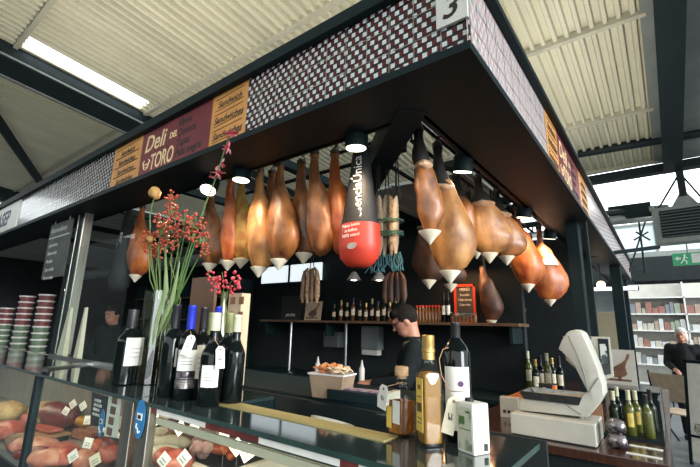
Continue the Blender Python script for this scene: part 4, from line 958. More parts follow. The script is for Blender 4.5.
MB_ = MB().box((-8, 1.5, 0), (-5.35, 1.95, 1.03)); one('low_cabinet', MB_, M['dark_matt'], 'dark low cabinet under the stacked plastic tubs', 'cabinet', smooth=0)
# shelves with lit points at the left back
sh = thing('wall_shelf', 'dark wall shelf rack behind the stacked tubs', 'shelf', (-9, 4.2, 0))
for z in (1.2, 1.6, 2.0): MB().box((0, 0, z), (3.4, .38, z+.02)).build('shelf_board', M['shelf_wood'], sh, smooth=0)
for x in (0, 1.7, 3.38): MB().box((x, .02, 0), (x+.03, .38, 2.3)).build('upright', M['dark'], sh, smooth=0)
one('duct', MB().tube([(-9.5, 3.3, 2.45), (-4.8, 3.3, 2.45)], .09, 14), M['grey_case'], 'round grey duct under the canopy at the left', 'duct')
for i, (px, py) in enumerate(((15, 247), (23, 255), (12, 280), (66, 290), (32, 285))):
    p = ony(px, py, 3.4)
    t = thing('pendant_lamp', ['small lit lamp, upper one beside the hanging chalkboard', 'small lit lamp left of the hanging chalkboard', 'small lit lamp above the middle tubs', 'small lit lamp right of the tallest tubs', 'small lit lamp above the tallest tubs'][i], 'lamp', p, 0, 'small lit lamps at the left back')
    MB().ball((0, 0, 0), .03).build('bulb', M['lamp_on'], t); MB().tube([(0, 0, .02), (0, 0, 2.87-p.z)], .006, 5).build('rod', M['dark'], t)

# ================================================================== BACK SHELF
SZ = 1.635
bs = thing('back_shelf', 'long brown bottle shelf on the dark back wall', 'shelf', (-4.95, 4.22, SZ))
MB().box((0, 0, -.03), (3.8, .378, 0)).build('shelf_board', M['shelf_wood'], bs, smooth=0)
for x in (.1, 1.3, 2.5, 3.7): MB().box((x, .03, -.2), (x+.03, .378, -.03)).build('bracket', M['dark'], bs, smooth=0)
BY = 4.36
names = ['first', 'second', 'third']
bx = [334, 341, 347, 353, 360, 366, 372, 378, 384, 390, 396, 402]
for i, px in enumerate(bx):
    p = ony(px, 318, BY); hh = [.22, .27, .24, .3, .26, .23, .28, .25, .3, .24, .29, .26][i]
    bottle('%s bottle from the left in the dark row on the back shelf' % ORD[i], px, 318, 0, 0, ['b_green', 'b_brown', 'b_black', 'b_brown'][i % 4], ['cap_black', 'gold', 'cap_olive', 'cap_black'][i % 4], .22, [(.25, .5, .8, 'paper_y' if i % 2 else 'tan')], group='bottles on the back shelf', Z=SZ, pos=(p.x, BY, SZ), H=hh, r=.032)
for i in range(8):
    px = 418+i*3.1; p = ony(px, 318, BY)
    t = thing('sauce_jar', '%s red capped jar from the left on the back shelf' % ORD[i], 'jar', (p.x, BY-.02, SZ), 0, 'red capped jars on the back shelf')
    MB().lathe([(.022, 0), (.024, .01), (.024, .12), (.015, .15), (.014, .17)], 14).build('jar_glass', M['b_amber'], t); MB().lathe([(.018, .165), (.018, .19)], 14).build('cap', M['bag_red'], t)
for i, px in enumerate((444, 448.5)):
    p = ony(px, 318, BY-.06)
    bottle(['left', 'right'][i]+' one of two black bottles right of the red capped jars', px, 318, 0, 0, 'b_black', 'cap_black', .22, [(.25, .55, .8, 'paper')], group='bottles on the back shelf', Z=SZ, pos=(p.x, BY-.06, SZ), H=.33, r=.026)
for i in range(7):
    px = 453.5+i*3.7; p = ony(px, 318, BY-.05)
    t = thing('glass_jar', '%s orange glowing glass from the left below the framed menu' % ORD[i], 'glass', (p.x, BY-.08, SZ), 0, 'orange glasses on the back shelf')
    MB().lathe([(.024, 0), (.03, .1), (.028, .1), (.022, .006)], 14, cap=False).build('tumbler', M['bottle_glass'], t); MB().lathe([(.02, .006), (.024, .07)], 12).build('filling', M['whisky'], t)
p0, p1 = ony(455, 317, 4.5), ony(475, 284, 4.5)
mn = thing('framed_menu', 'small chalkboard menu in a red frame on the back shelf', 'menu board', ((p0.x+p1.x)/2, 4.5, SZ))
W_ = (p1.x-p0.x)/2; H_ = p1.z-SZ
MB().box((-W_, 0, 0), (W_, .02, H_)).build('slate', M['slate'], mn, smooth=0)
MB().box((-W_, -.012, 0), (-W_+.025, .0, H_)).box((W_-.025, -.012, 0), (W_, 0, H_)).box((-W_, -.012, H_-.025), (W_, 0, H_)).box((-W_, -.012, 0), (W_, 0, .025)).build('frame', M['bag_red'], mn, smooth=0)
for i, s in enumerate(('MENÚ', 'Bocadillo', 'Tabla ibérica', 'Copa vino')): text('lettering', s, .05 if i == 0 else .036, M['white_paint'], mn, (0, -.002, H_-.075-.055*i), FX, FU, 0, 'CENTER', squeeze=.85)
def hamcard(label, x, y, z, w, h, m, lean=0, rz=0):
    t = thing('picture_card', label, 'picture card', (x, y, z), rz)
    R = Matrix.Rotation(-lean, 4, 'X')
    mb = MB().box((-w/2, 0, 0), (w/2, .006, h)); mb.bm.transform(R); mb.build('card', M[m], t, smooth=0)
    poly = [(.36, .86), (.3, .9), (.22, .72), (.1, .62), (-.12, .5), (-.26, .38), (-.27, .28), (-.16, .2), (.0, .2), (.16, .24), (.24, .3), (.2, .5), (.26, .66), (.34, .78)]
    mb = MB().prism([(a*w, b*h) for a, b in poly], (0, -.0012, 0), (1, 0, 0), (0, 0, 1), (0, 1, 0), .001)
    mb.box((-w*.4, -.0012, h*.1), (w*.34, -.0002, h*.16)).box((-.04*w, -.0012, h*.1), (.06*w, -.0002, h*.24)); mb.bm.transform(R); mb.build('ham_picture', M['ham_print'], t, smooth=0)
    return t
p0, p1 = ony(304, 318, 4.3), ony(321, 301, 4.3)
hamcard('tan card with a ham picture on the back shelf', (p0.x+p1.x)/2, 4.3, SZ, p1.x-p0.x, p1.z-SZ, 'tan', .12)
p0, p1 = ony(281, 318, 4.32), ony(301, 296, 4.32)
jb = thing('gift_box', 'black box lettered in white on the back shelf', 'box', (p0.x, 4.32, SZ))
MB().box((0, 0, 0), (p1.x-p0.x, .1, p1.z-SZ)).build('box', M['ink'], jb, smooth=0); text('lettering', 'JAMÓN', .06, M['white_paint'], jb, ((p1.x-p0.x)/2, -.002, .05), FX, FU, 0, 'CENTER')
for i, (px, py, lb) in enumerate(((354, 277, 'left lit conical lamp above the dark bottle row'), (379, 277, 'right lit conical lamp above the dark bottle row'))):
    p = ony(px, py, 4.2)
    t = thing('pendant_lamp', lb, 'lamp', p, 0, 'conical lamps above the back shelf')
    MB().lathe([(.1, -.04), (.03, .06), (.012, .07)], 20).build('shade', M['tublid'], t); MB().ball((0, 0, -.03), .05, rz=.02).build('bulb', M['lamp_on'], t); MB().tube([(0, 0, .06), (0, 0, 2.87-p.z)], .005, 5).build('cord', M['dark'], t)
p = ony(373, 338, 4.55)
ds = thing('paper_dispenser', 'grey paper towel dispenser on the wall below the bottle shelf', 'dispenser', (p.x, 4.6, p.z))
MB().box((-.14, -.13, -.15), (.14, -.001, .15)).build('casing', mat('grey_dispenser', (.15, .17, .17), (.12, .14, .14), .4), ds, smooth=0, bevel=.02); MB().box((-.12, -.128, -.21), (.12, -.03, -.15)).build('paper', M['white_card'], ds, smooth=0)
for i, px in enumerate((291, 346)):
    a = ony(px, 330, 4.3); one('shelf_post', MB().tube([(a.x, 4.3, 0), (a.x, 4.3, SZ-.03)], .018, 8), M['chrome'], ['steel post under the left part of the bottle shelf', 'steel post under the middle of the bottle shelf'][i], 'post')
p = ony(330, 338, 4.4); one('cable_box', MB().box((-.12, 0, -.1), (.12, .19, .1)), M['grille'], 'dark square box on the wall left of the paper dispenser', 'box', smooth=0, loc=(p.x, 4.41, p.z-.02))
bk = thing('back_counter', 'dark steel counter along the back wall', 'counter', (-5, 3.95, 0))
MB().box((0, 0, .9), (3.75, .6, .94)).build('worktop', M['dark'], bk, smooth=0); MB().box((0, .03, 0), (3.8, .6, .9)).build('body', M['dark_matt'], bk, smooth=0)
for i, px in enumerate((318, 401, 362)):
    p = ony(px, 360, 4.1)
    t = thing('squeeze_bottle', ['white squeeze bottle on the back counter, leftmost', 'white squeeze bottle on the back counter beside the bowed man', 'white squeeze bottle on the back counter under the paper dispenser'][i], 'bottle', (p.x, 4.1, .94), 0, 'squeeze bottles on the back counter')
    MB().lathe([(.035, 0), (.035, .14), (.02, .17)], 14).build('body', M['white_card'], t); MB().lathe([(.02, .17), (.006, .24)], 12).build('nozzle', M['white_card'], t)

# ================================================================== PEOPLE
def blob(parts, vox=.012, name='body', m=None, parent=None, smooth_it=2):
    mb = MB()
    for q in parts:
        if q[0] == 'c':
            _, a, b, ra, rb = q; a, b = Vector(a), Vector(b); d = b-a
            n_ = 5; pts = [a+d*(k/n_) for k in range(n_+1)]
            mb.tube(pts, ra, 14, rr=[ra+(rb-ra)*k/n_ for k in range(n_+1)]); mb.ball(a, ra, u=14, v=10); mb.ball(b, rb, u=14, v=10)
        else:
            _, c, rx, ry, rz_e = q[:5]; mb2 = MB(); mb2.ball((0, 0, 0), rx, ry, rz_e, 18, 14)
            if len(q) > 5: mb2.bm.transform(q[5])
            mb2.bm.transform(Matrix.Translation(c)); me = bpy.data.meshes.new('t'); mb2.bm.to_mesh(me); mb2.bm.free(); mb.bm.from_mesh(me); bpy.data.meshes.remove(me)
    bmesh.ops.recalc_face_normals(mb.bm, faces=mb.bm.faces)
    o = mb.build('t', m)
    r_ = o.modifiers.new('r', 'REMESH'); r_.mode = 'VOXEL'; r_.voxel_size = vox
    s_ = o.modifiers.new('s', 'SMOOTH'); s_.iterations = smooth_it; s_.factor = .5
    dg = bpy.context.evaluated_depsgraph_get(); me = bpy.data.meshes.new_from_object(o.evaluated_get(dg)); bpy.data.objects.remove(o)
    me.name = name; me.materials.clear(); me.materials.append(m)
    for p_ in me.polygons: p_.use_smooth = True
    n = bpy.data.objects.new(name, me); C.objects.link(n)
    if parent: n.parent = parent
    return n
def person(label, loc, rz, top_m, hair_m, head_pitch=0, hands=((.12, -.42, 1.08), (-.12, -.42, 1.08)), lean=0, apron=None, glasses=False, S=1, longhair=False, name='person', cap=None):
    t = thing(name, label, 'person', loc, rz); t.scale = (S, S, S)
    LN = lambda p: Vector((p[0], p[1]-lean*max(0, p[2]-.95), p[2]))
    sh = [LN((s*.19, .01, 1.43)) for s in (1, -1)]
    hn = [Vector(h) for h in hands]
    el = []
    for s, h, k in ((sh[0], hn[0], 1), (sh[1], hn[1], -1)):
        mid = (s+h)/2; el.append(mid+Vector((k*.09, .1, -.09)))
    hc = LN((0, -.03, 1.635)); Rh = Matrix.Rotation(head_pitch, 4, 'X')
    hp = lambda x, y, z: hc+(Rh @ Vector((x, y, z)))
    B = [('e', hc, .074, .094, .112, Rh), ('e', hp(0, -.03, -.06), .055, .06, .06, Rh), ('c', hp(0, -.085, .015), hp(0, -.108, -.022), .009, .014), ('e', hp(0, -.088, -.062), .024, .012, .008, Rh), ('e', hp(.076, .01, -.01), .01, .02, .03, Rh), ('e', hp(-.076, .01, -.01), .01, .02, .03, Rh), ('c', hp(.03, -.084, .032), hp(-.03, -.084, .032), .012, .012),
         ('c', hp(0, .02, -.06), LN((0, .01, 1.42)), .054, .062), ('c', LN((0, 0, 1.38)), (0, 0, .95), .12, .13)]
    for i, k in ((0, 1), (1, -1)):
        fd = (hn[i]-el[i]).normalized()
        B += [('c', sh[i], el[i], .05, .042), ('c', el[i], hn[i], .04, .027), ('c', hn[i], hn[i]+fd*.07, .03, .034)]
        sd = fd.cross(Vector((0, 0, 1))).normalized()
        for f_ in range(4):
            b0 = hn[i]+fd*.085+sd*(.027-.018*f_); ln_ = (.06, .07, .066, .052)[f_]
            B += [('c', b0, b0+fd*ln_*.55, .0095, .009), ('c', b0+fd*ln_*.55, b0+fd*ln_*.9+Vector((0, 0, -.02)), .009, .0075)]
        b0 = hn[i]+fd*.02-sd*k*.03; B += [('c', b0, b0+fd*.04-sd*k*.025, .011, .009)]
        B += [('c', (k*.09, 0, .93), (k*.1, -.01, .5), .085, .056), ('c', (k*.1, -.01, .5), (k*.1, .02, .09), .052, .038), ('c', (k*.1, .03, .05), (k*.1, -.13, .03), .036, .03)]
    blob(B, .0085, 'body', M['skin'], t)
    T = [('c', LN((.12, 0, 1.38)), LN((-.12, 0, 1.38)), .11, .11), ('c', LN((0, 0, 1.34)), (0, 0, 1.0), .155, .16), ('c', LN((.07, 0, 1.3)), (.08, 0, .95), .11, .12), ('c', LN((-.07, 0, 1.3)), (-.08, 0, .95), .11, .12), ('c', LN((0, .005, 1.45)), LN((0, .005, 1.49)), .075, .066)]
    for i in (0, 1): T += [('c', sh[i], el[i], .072, .06), ('c', el[i], el[i].lerp(hn[i], .8), .058, .045)]
    blob(T, .014, 'jacket' if longhair or cap else 'shirt', M[top_m], t)
    P = []
    for k in (1, -1): P += [('c', (k*.09, 0, .94), (k*.1, -.01, .5), .108, .078), ('c', (k*.1, -.01, .5), (k*.1, .02, .1), .076, .062)]
    blob(P, .016, 'trousers', M['jacket'], t)
    blob([('c', (k*.1, .04, .05), (k*.1, -.14, .04), .047, .042) for k in (1, -1)], .012, 'shoes', M['dark'], t)
    Hh = [('e', hp(0, .018, .03), .085, .098, .105, Rh), ('e', hp(0, -.035, .085), .07, .06, .045, Rh)]
    if longhair: Hh += [('e', hp(.065, .02, -.03), .03, .06, .08, Rh), ('e', hp(-.065, .02, -.03), .03, .06, .08, Rh)]
    # keep the face free: cut the hair in front of the brow
    h_ = blob(Hh, .01, 'hair', M[hair_m], t)
    bm = bmesh.new(); bm.from_mesh(h_.data)
    inv = Rh.inverted(); dead = [v_ for v_ in bm.verts if (lambda q: q.y < -.045 and q.z < .05)(inv @ (v_.co-hc))]
    bmesh.ops.delete(bm, geom=dead, context='VERTS'); bm.to_mesh(h_.data); bm.free()
    e = MB()
    for s in (1, -1): e.ball(hp(s*.03, -.088, .01), .011, .008, .006)
    e.build('eyes', M['ink'], t)
    if glasses:
        g = MB()
        for s in (1, -1):
            g.tube([hp(s*.033+.024*math.cos(2*PI*k/14), -.102, .01+.018*math.sin(2*PI*k/14)) for k in range(15)], .0025, 5); g.tube([hp(s*.057, -.102, .014), hp(s*.08, .0, .014)], .0025, 5)
        g.tube([hp(.01, -.104, .012), hp(-.01, -.104, .012)], .0025, 5); g.build('glasses', M['ink'], t)
    if apron:
        blob([('c', LN((.0, -.09, 1.25)), (0, -.075, .75), .1, .12), ('c', (.07, -.07, 1.0), (.07, -.06, .65), .1, .1), ('c', (-.07, -.07, 1.0), (-.07, -.06, .65), .1, .1)], .016, 'apron', M[apron], t)
        a = MB()
        for s in (1, -1): a.tube([LN((s*.07, -.12, 1.32)), LN((s*.09, -.06, 1.47)), LN((s*.07, .06, 1.49))], .012, 6)
        a.build('apron_strap', M[apron], t)
    return t
person('man in glasses and dark shirt looking down behind the counter', (-1.5, 2.93, 0), math.radians(-62), 'shirt', 'hair', .5, ((.14, -.42, 1.16), (-.1, -.45, 1.14)), .18, 'apron', True, S=.99)
person('dark haired man in black standing behind the left counter', (-5.75, 2.45, 0), math.radians(25), 'shirt', 'hair', .1, ((.14, -.35, 1.0), (-.14, -.35, 1.0)), 0, None)
person('white haired person in a black jacket beyond the stall', (.16, 8.6, 0), math.radians(-8), 'jacket', 'hair_w', .1, ((.1, -.3, 1.08), (-.1, -.3, 1.08)), 0, None, S=.95, longhair=True)

# ================================================================== RIGHT WOODEN COUNTER
wc = thing('wooden_counter', 'dark red wooden counter carrying the ivory scale', 'counter', (-1.12, 2.45, 0))
MB().box((0, 0, .955), (1.06, 3.2, 1.0)).build('worktop', M['wood_d'], wc, smooth=0, bevel=.004); MB().box((.03, .04, 0), (1.01, 3.16, .955)).build('body', M['dark_matt'], wc, smooth=0)
dr = thing('cash_drawer', 'wide ivory cash drawer box under the scale', 'cash drawer', (-.56, 2.53, 1.0), 0)
MB().box((-.21, 0, .004), (.21, .28, .112)).build('casing', M['scale'], dr, smooth=0, bevel=.006); MB().box((-.2, -.004, .0), (.2, .26, .006)).build('base', M['dark'], dr, smooth=0); MB().box((.205, .03, .015), (.213, .25, .1)).build('end_panel', M['scale_d'], dr, smooth=0)
SY = 2.6
sc_ = thing('counter_scale', 'ivory counter scale with a curved upright head on the drawer', 'scale', (-.56, SY, 1.112))
def px2(x, y): q = ony(x, y, SY); return (q.x+.56, q.z-1.112)
prof = [(519, 416), (519, 406), (526, 401), (560, 404), (580, 404), (588, 398), (583, 388), (575, 372), (562, 357), (558.5, 355), (562, 346), (568, 337), (576, 335), (582, 338), (590, 355), (597, 372), (603, 391), (604, 402), (597, 414), (588, 424)]
q = [px2(*a) for a in prof]; zmin = min(a[1] for a in q); q = [(a, b-zmin+.006) for a, b in q]
mb = MB().prism(q, (0, 0, 0), (1, 0, 0), (0, 0, 1), (0, 1, 0), .2); mb.build('scale_body', M['scale'], sc_, smooth=25, bevel=.01)
seam = [px2(*a) for a in ((569, 341), (578, 360), (585, 380), (589, 397))]; MB().tube([(a, -.0015, b-zmin+.006) for a, b in seam], .0025, 5).build('seam', M['scale_d'], sc_)
seam = [px2(*a) for a in ((560, 406), (582, 421))]; MB().tube([(a, -.0015, b-zmin+.006) for a, b in seam], .0025, 5).build('seam', M['scale_d'], sc_)
seam = [px2(*a) for a in ((589, 399), (599, 384))]; MB().tube([(a, -.0015, b-zmin+.006) for a, b in seam], .0025, 5).build('seam', M['scale_d'], sc_)
for x in (-.15, .13): MB().lathe([(.014, -.004), (.014, .03)], 14, (x, .05, 0)).build('foot', M['scale_d'], sc_)
a0, a1 = px2(525, 402), px2(579, 404); zt = a0[1]-zmin+.006
MB().rings([[(a0[0]-.005, -.01, zt-.012), (a1[0], -.01, zt-.012), (a1[0], .21, zt-.012), (a0[0]-.005, .21, zt-.012)], [(a0[0]-.02, -.02, zt+.03), (a1[0]+.02, -.02, zt+.03), (a1[0]+.02, .22, zt+.03), (a0[0]-.02, .22, zt+.03)], [(a0[0]-.01, -.012, zt+.03), (a1[0]+.01, -.012, zt+.03), (a1[0]+.01, .212, zt+.03), (a0[0]-.01, .212, zt+.03)], [(a0[0]+.005, -.004, zt), (a1[0]-.005, -.004, zt), (a1[0]-.005, .2, zt), (a0[0]+.005, .2, zt)]]).build('weighing_tray', M['chrome'], sc_, smooth=0)
def quadpart(name, m, parent, px, Y, th):
    P = [ony(x, y, Y)-parent.location for x, y in px]
    return MB().rings([P, [v+Vector((0, th, 0)) for v in P]]).build(name, M[m], parent, smooth=0)
quadpart('display_panel', 'scale', sc_, ((563, 336), (609, 337), (613.5, 377), (594, 384), (566, 360)), 2.81, .03)
quadpart('display_screen', 'screen', sc_, ((597.5, 338.5), (608, 339), (611, 374), (600.5, 376)), 2.806, .003)
quadpart('display_picture', 'screen_pic', sc_, ((599.5, 344), (606, 344), (608, 363), (601.5, 364)), 2.803, .002)
quadpart('display_band', 'screen_pic', sc_, ((585, 337), (591, 337), (599.5, 374), (596, 378)), 2.803, .002)
p = ony(626, 378, 3.45); hamcard('grey card with a dark ham picture behind the scale', p.x-.0, 3.45, p.z-.01, .2, .23, 'white_card', .05, -.1)
pz = p.z-.012
# bottle case
bc = thing('bottle_case', 'low glass sided case holding small oil bottles at the counter end', 'case', (-.36, 2.86, 1.0))
MB().box((0, .0, 0), (.28, .5, .012)).build('tray', M['dark'], bc, smooth=0)
MB().box((.272, .0, .012), (.28, .5, .22)).build('side_glass', M['plastic'], bc, smooth=0); MB().box((0, .492, .012), (.28, .5, .22)).build('back_glass', M['dark'], bc, smooth=0)
MB().box((0, .3, .22), (.28, .66, .226)).build('lid', M['screen'], bc, smooth=0); MB().box((0, .64, 0), (.28, .66, .22)).build('support', M['dark'], bc, smooth=0)
for o in bpy.data.objects:
    if o.get('label') == 'grey card with a dark ham picture behind the scale': o.location = (-.3, 3.44, 1.226)
for i, (x, y, m, cap, lb) in enumerate(((-.30, 2.93, 'b_green', 'cap_cream', 'dark green oil bottle at the left of the glass sided case'), (-.225, 2.93, 'b_olive', 'cap_cream', 'yellow oil bottle in front in the glass sided case'), (-.145, 2.93, 'b_olive', 'cap_black', 'yellow oil bottle at the right of the glass sided case'), (-.29, 3.05, 'b_black', 'cap_cream', 'black oil bottle at the rear left of the glass sided case'), (-.2, 3.05, 'b_olive', 'cap_cream', 'yellow oil bottle at the rear of the glass sided case'), (-.13, 3.08, 'b_green', 'cap_black', 'green oil bottle at the rear right of the glass sided case'))):
    bottle(lb, 0, 0, 0, 0, m, cap, .22, [(.2, .5, .5, 'label_y')] if i in (1, 4) else None, group='oil bottles in the counter case', Z=1.012, pos=(x, y, 1.012), H=.225+.012*(i % 2), r=.027, kind='oil_bottle')
for i in range(2):
    o = MB().rings([[(.045*s*math.cos(2*PI*k/16), .04*s*math.sin(2*PI*k/16), z) for k in range(16)] for s, z in ((.7, 0), (1, .015), (1.02, .04), (.8, .062), (.5, .07))]).build('sweet_bag', M['foil'], smooth=50, loc=(-.27, 2.62, 1.0+.07*i), noise_amp=.008, noise_scale=40)
    tag(o, ['lower of two crinkled foil bags beside the cash drawer', 'upper of two crinkled foil bags beside the cash drawer'][i], 'bag', 'foil bags beside the cash drawer')
tk = thing('card_tray', 'open brown card box between the scale and the oil bottles', 'box', (-.42, 2.95, 1.0), .1)
MB().box((-.06, -.05, 0), (.06, .05, .15)).build('carton', M['brown_box'], tk, smooth=0, bevel=.003); MB().box((-.05, -.04, .15), (.05, .04, .1505)).build('opening', M['dark'], tk, smooth=0)
for i, (px, py) in enumerate(((646, 448), (644, 456))):
    p = onz(px, py, 1.0); o = MB().box((-.07, -.014, 0), (.07, .014, .003)).build('price_strip', M['paper'], smooth=0, loc=(p.x, p.y, 1.0)); o.rotation_euler = (0, 0, -.05)
    tag(o, ['white price strip lying nearer the oil bottles on the wooden counter', 'white price strip lying at the near edge of the wooden counter'][i], 'price strip', 'price strips on the wooden counter')
    for k in range(5): pass
p = ony(563, 391, 2.95)
nb = thing('small_box', 'black box with orange side and NO lettering behind the scale', 'box', (-.66, 2.95, 1.0))
MB().box((-.045, 0, 0), (.035, .06, .24)).build('box', M['ink'], nb, smooth=0); MB().box((.035, 0, 0), (.052, .06, .23)).build('orange_side', M['orange_card'], nb, smooth=0); text('lettering', 'NO', .05, M['white_paint'], nb, (.005, -.002, .14), (0, 0, 1), (-1, 0, 0))
cbx = thing('card_reader', 'small cream box with dark dots left of the scale', 'box', (-.9, 2.95, 1.0))
MB().box((-.06, 0, 0), (.06, .06, .13)).build('box', M['scale'], cbx, smooth=0, bevel=.004)
for k in range(3): MB().box((-.04+.03*k, -.002, .03), (-.022+.03*k, 0, .05)).build('dot', M['ink'], cbx, smooth=0)
for i, (px, py) in enumerate(((492, 394), (500, 399), (512, 403))):
    p = onz(px, py, 1.035)
    mb = MB().tube([(-.24, 0, 0), (-.18, 0, .01), (.0, .01, .0), (.18, 0, .01), (.24, 0, 0)], .03, 10, rr=[.012, .028, .03, .028, .012])
    o = mb.build('cured_loin', M['ham_red'], smooth=60, noise_amp=.006, noise_scale=20, loc=(max(-.86, p.x), p.y+.1, 1.035)); o.rotation_euler = (0, 0, -.1)
    tag(o, ['rearmost red cured loin on the wooden counter left of the scale', 'middle red cured loin on the wooden counter left of the scale', 'front red cured loin on the wooden counter left of the scale'][i], 'meat', 'cured loins on the wooden counter')
# bottles and jars further along on the wooden counter
for i, (px, Y) in enumerate(((536, 4.3), (541, 4.5), (548, 4.4), (553, 4.7), (560, 4.5), (529, 4.6))):
    p = ony(px, 375, Y)
    bottle('dark bottle behind the scale under the netted ham, %s from the left' % ORD[(i+1) % 6], 0, 0, 0, 0, ['b_green', 'b_black', 'b_olive'][i % 3], ['gold', 'cap_black', 'cap_cream'][i % 3], .2, [(.2, .5, .7, 'paper_y')], group='bottles at the far end of the wooden counter', Z=1.0, pos=(min(p.x, -.72), Y, 1.0), H=.3+.03*(i % 3), r=.037)

# ================================================================== BEYOND THE STALL (right)
# heater
p = at(679, 222, 6.55)
ht = thing('fan_heater', 'grey louvred fan heater hanging from the dark roof beam', 'heater', p, math.radians(-6))
MB().box((-.34, 0, -.32), (.75, .3, .28)).build('casing', M['grey_case'], ht, smooth=0, bevel=.012); MB().box((-.24, -.004, -.24), (.74, .0, .22)).build('louvre_back', M['dark'], ht, smooth=0)
for k in range(9): MB().box((-.24, -.03, -.23+.05*k), (.74, -.002, -.215+.05*k)).build('louvre', M['grille'], ht, smooth=0)
MB().box((-.36, -.02, .24), (-.3, .03, .32)).build('bracket', M['grey_case'], ht, smooth=0)
MB().prism([(-.18, .28), (.18, .28), (.05, .5), (-.05, .5)], (.1, .12, 0), (1, 0, 0), (0, 0, 1), (0, 1, 0), .03).build('gusset', M['grey_case'], ht, smooth=0)
zb = rz_(8.3)-.26-p.z
MB().box((.05, .1, .45), (.15, .18, zb)).build('drop_post', M['steel_beam'], ht, smooth=0)
for (x, y) in ((655, 205), (712, 215)):
    q = at(x, y, 6.55)-p; MB().tube([(.1, .14, zb-.05), (q.x, .14, q.z)], .016, 6).build('stay_rod', M['steel_beam'], ht)
MB().box((.3, .1, -.75), (.38, .18, -.32)).build('sign_post', M['grey_case'], ht, smooth=0)
p = at(687, 258, 7.0)
ex = thing('exit_sign', 'green running man exit sign under the fan heater', 'sign', p, math.radians(-6))
MB().box((-.2, 0, -.12), (.32, .04, .09)).build('sign_box', M['exit'], ex, smooth=0)
mb = MB(); mb.ball((-.03, -.006, .05), .018, .004, .018); mb.tube([(-.03, -.006, .03), (-.05, -.006, -.03)], .012, 6); mb.tube([(-.05, -.006, -.03), (-.01, -.006, -.06), (-.02, -.006, -.1)], .009, 6); mb.tube([(-.05, -.006, -.03), (-.09, -.006, -.09)], .009, 6); mb.tube([(-.035, -.006, .02), (.01, -.006, .0)], .007, 6)
mb.build('running_figure', M['white_paint'], ex)
mb = MB().prism([(-.17, 0), (-.12, .04), (-.12, .015), (-.08, .015), (-.08, -.015), (-.12, -.015), (-.12, -.04)], (0, -.006, 0), (1, 0, 0), (0, 0, 1), (0, 1, 0), .006); mb.build('arrow', M['white_paint'], ex, smooth=0)
MB().box((.06, -.004, -.09), (.2, 0, .07)).build('door_symbol', M['white_paint'], ex, smooth=0)
MB().tube([(.02, .02, .09), (.02, .02, .5)], .012, 6).build('hanger', M['grey_case'], ex)
# pipes under the roof
a, b = ony(578, 154, 7.6), ony(712, 131, 7.6)
one('roof_pipe', MB().tube([a, b], .07, 12), M['steel_beam'], 'dark round pipe crossing under the roof edge', 'pipe')
a, b = ony(592, 236, 9.3), ony(690, 205, 9.3)
pa, pb = at(600, 222, 7.4), at(668, 215, 7.4)
du = thing('duct', 'pale duct with a dark unit hanging beyond the roof edge', 'duct', pa)
d = pb-pa
MB().tube([(0, 0, 0), d], .085, 12).build('duct_tube', M['grey_case'], du); MB().tube([Vector((0, -.05, .14)), d+Vector((0, -.05, .14))], .05, 10).build('pipe', M['steel_beam'], du)
c = d*.45; MB().box((c.x-.32, c.y-.15, c.z-.02), (c.x+.32, c.y-.1, c.z+.24)).build('unit', M['dark'], du, smooth=0, bevel=.01)
a, b = at(588, 256, 5.6), at(659, 247, 5.6)
one('curtain_bar', MB().tube([a, b], .028, 8), M['dark'], 'dark thin bar sticking out past the canopy corner', 'bar')
st = thing('lamp_stand', 'thin dark truss hanging beyond the thin bar', 'truss', at(640, 245, 8))
o0 = st.location
for s, e in (((649, 210), (629, 272)), ((638, 214), (645, 273)), ((631, 272), (645, 268)), ((636, 232), (650, 240)), ((634, 240), (648, 232))):
    MB().tube([at(*s, 8)-o0, at(*e, 8)-o0], .018, 6).build('strut', M['dark'], st)
# neighbouring building beyond: low roof, translucent wall, goods shelves
struct(MB().box((-14, 13.6, 2.95), (14, 20, 3.6)).build('roof_beyond', M['dark_matt'], smooth=0), 'dark low roof of the building beyond', 'roof')
wl = MB(); wl.box((-14, 13.9, 3.62), (14, 14.0, 4.6)); struct(wl.build('wall_upper', mat('translucent_sheet', (.62, .72, .76), (.56, .66, .7), .4, 2), smooth=0), 'pale translucent sheet wall beyond', 'wall')
gm = MB()
for k in range(20): gm.box((-14+1.4*k, 13.86, 3.6), (-13.94+1.4*k, 13.9, 4.6))
gm.box((-14, 13.86, 4.55), (14, 13.92, 4.62)); gm.box((-14, 13.7, 3.6), (14, 13.92, 3.75))
struct(gm.build('trim_%d' % n, M['grey_case'], smooth=0), 'grey frame of the translucent wall', 'frame'); n += 1
struct(MB().box((-14, 15.6, 0), (14, 15.8, 3.0)).build('wall_far', M['grey_wall'], smooth=0), 'pale far wall beyond the stall', 'wall')
for i, x in enumerate((-.75, 1.6, 4.4)):
    struct(MB().box((x, 13.6, 0), (x+.16, 13.8, 3.0)).build('trim_%d' % n, M['dark'], smooth=0), 'dark post of the building beyond', 'post'); n += 1
su = thing('goods_shelf', 'white shelf unit of packaged goods far behind the white haired person', 'shelf', (-.9, 12.6, 0))
for z in (.4, .85, 1.25, 1.65, 2.05, 2.45): MB().box((0, 0, z-.03), (2.6, .4, z)).build('shelf_board', M['white_paint'], su, smooth=0)
MB().box((0, .4, 0), (2.6, .43, 2.8)).build('back_panel', M['white_card'], su, smooth=0)
for x in (0, 1.28, 2.57): MB().box((x, 0, 0), (x+.03, .4, 2.8)).build('upright', M['white_paint'], su, smooth=0)
cols = [mat('pack_%d' % i, c_, rough=.5) for i, c_ in enumerate(((.3, .14, .11), (.5, .47, .4), (.3, .34, .26), (.6, .6, .58), (.38, .28, .22), (.2, .22, .24)))]
rn = random.Random(11)
protos = []
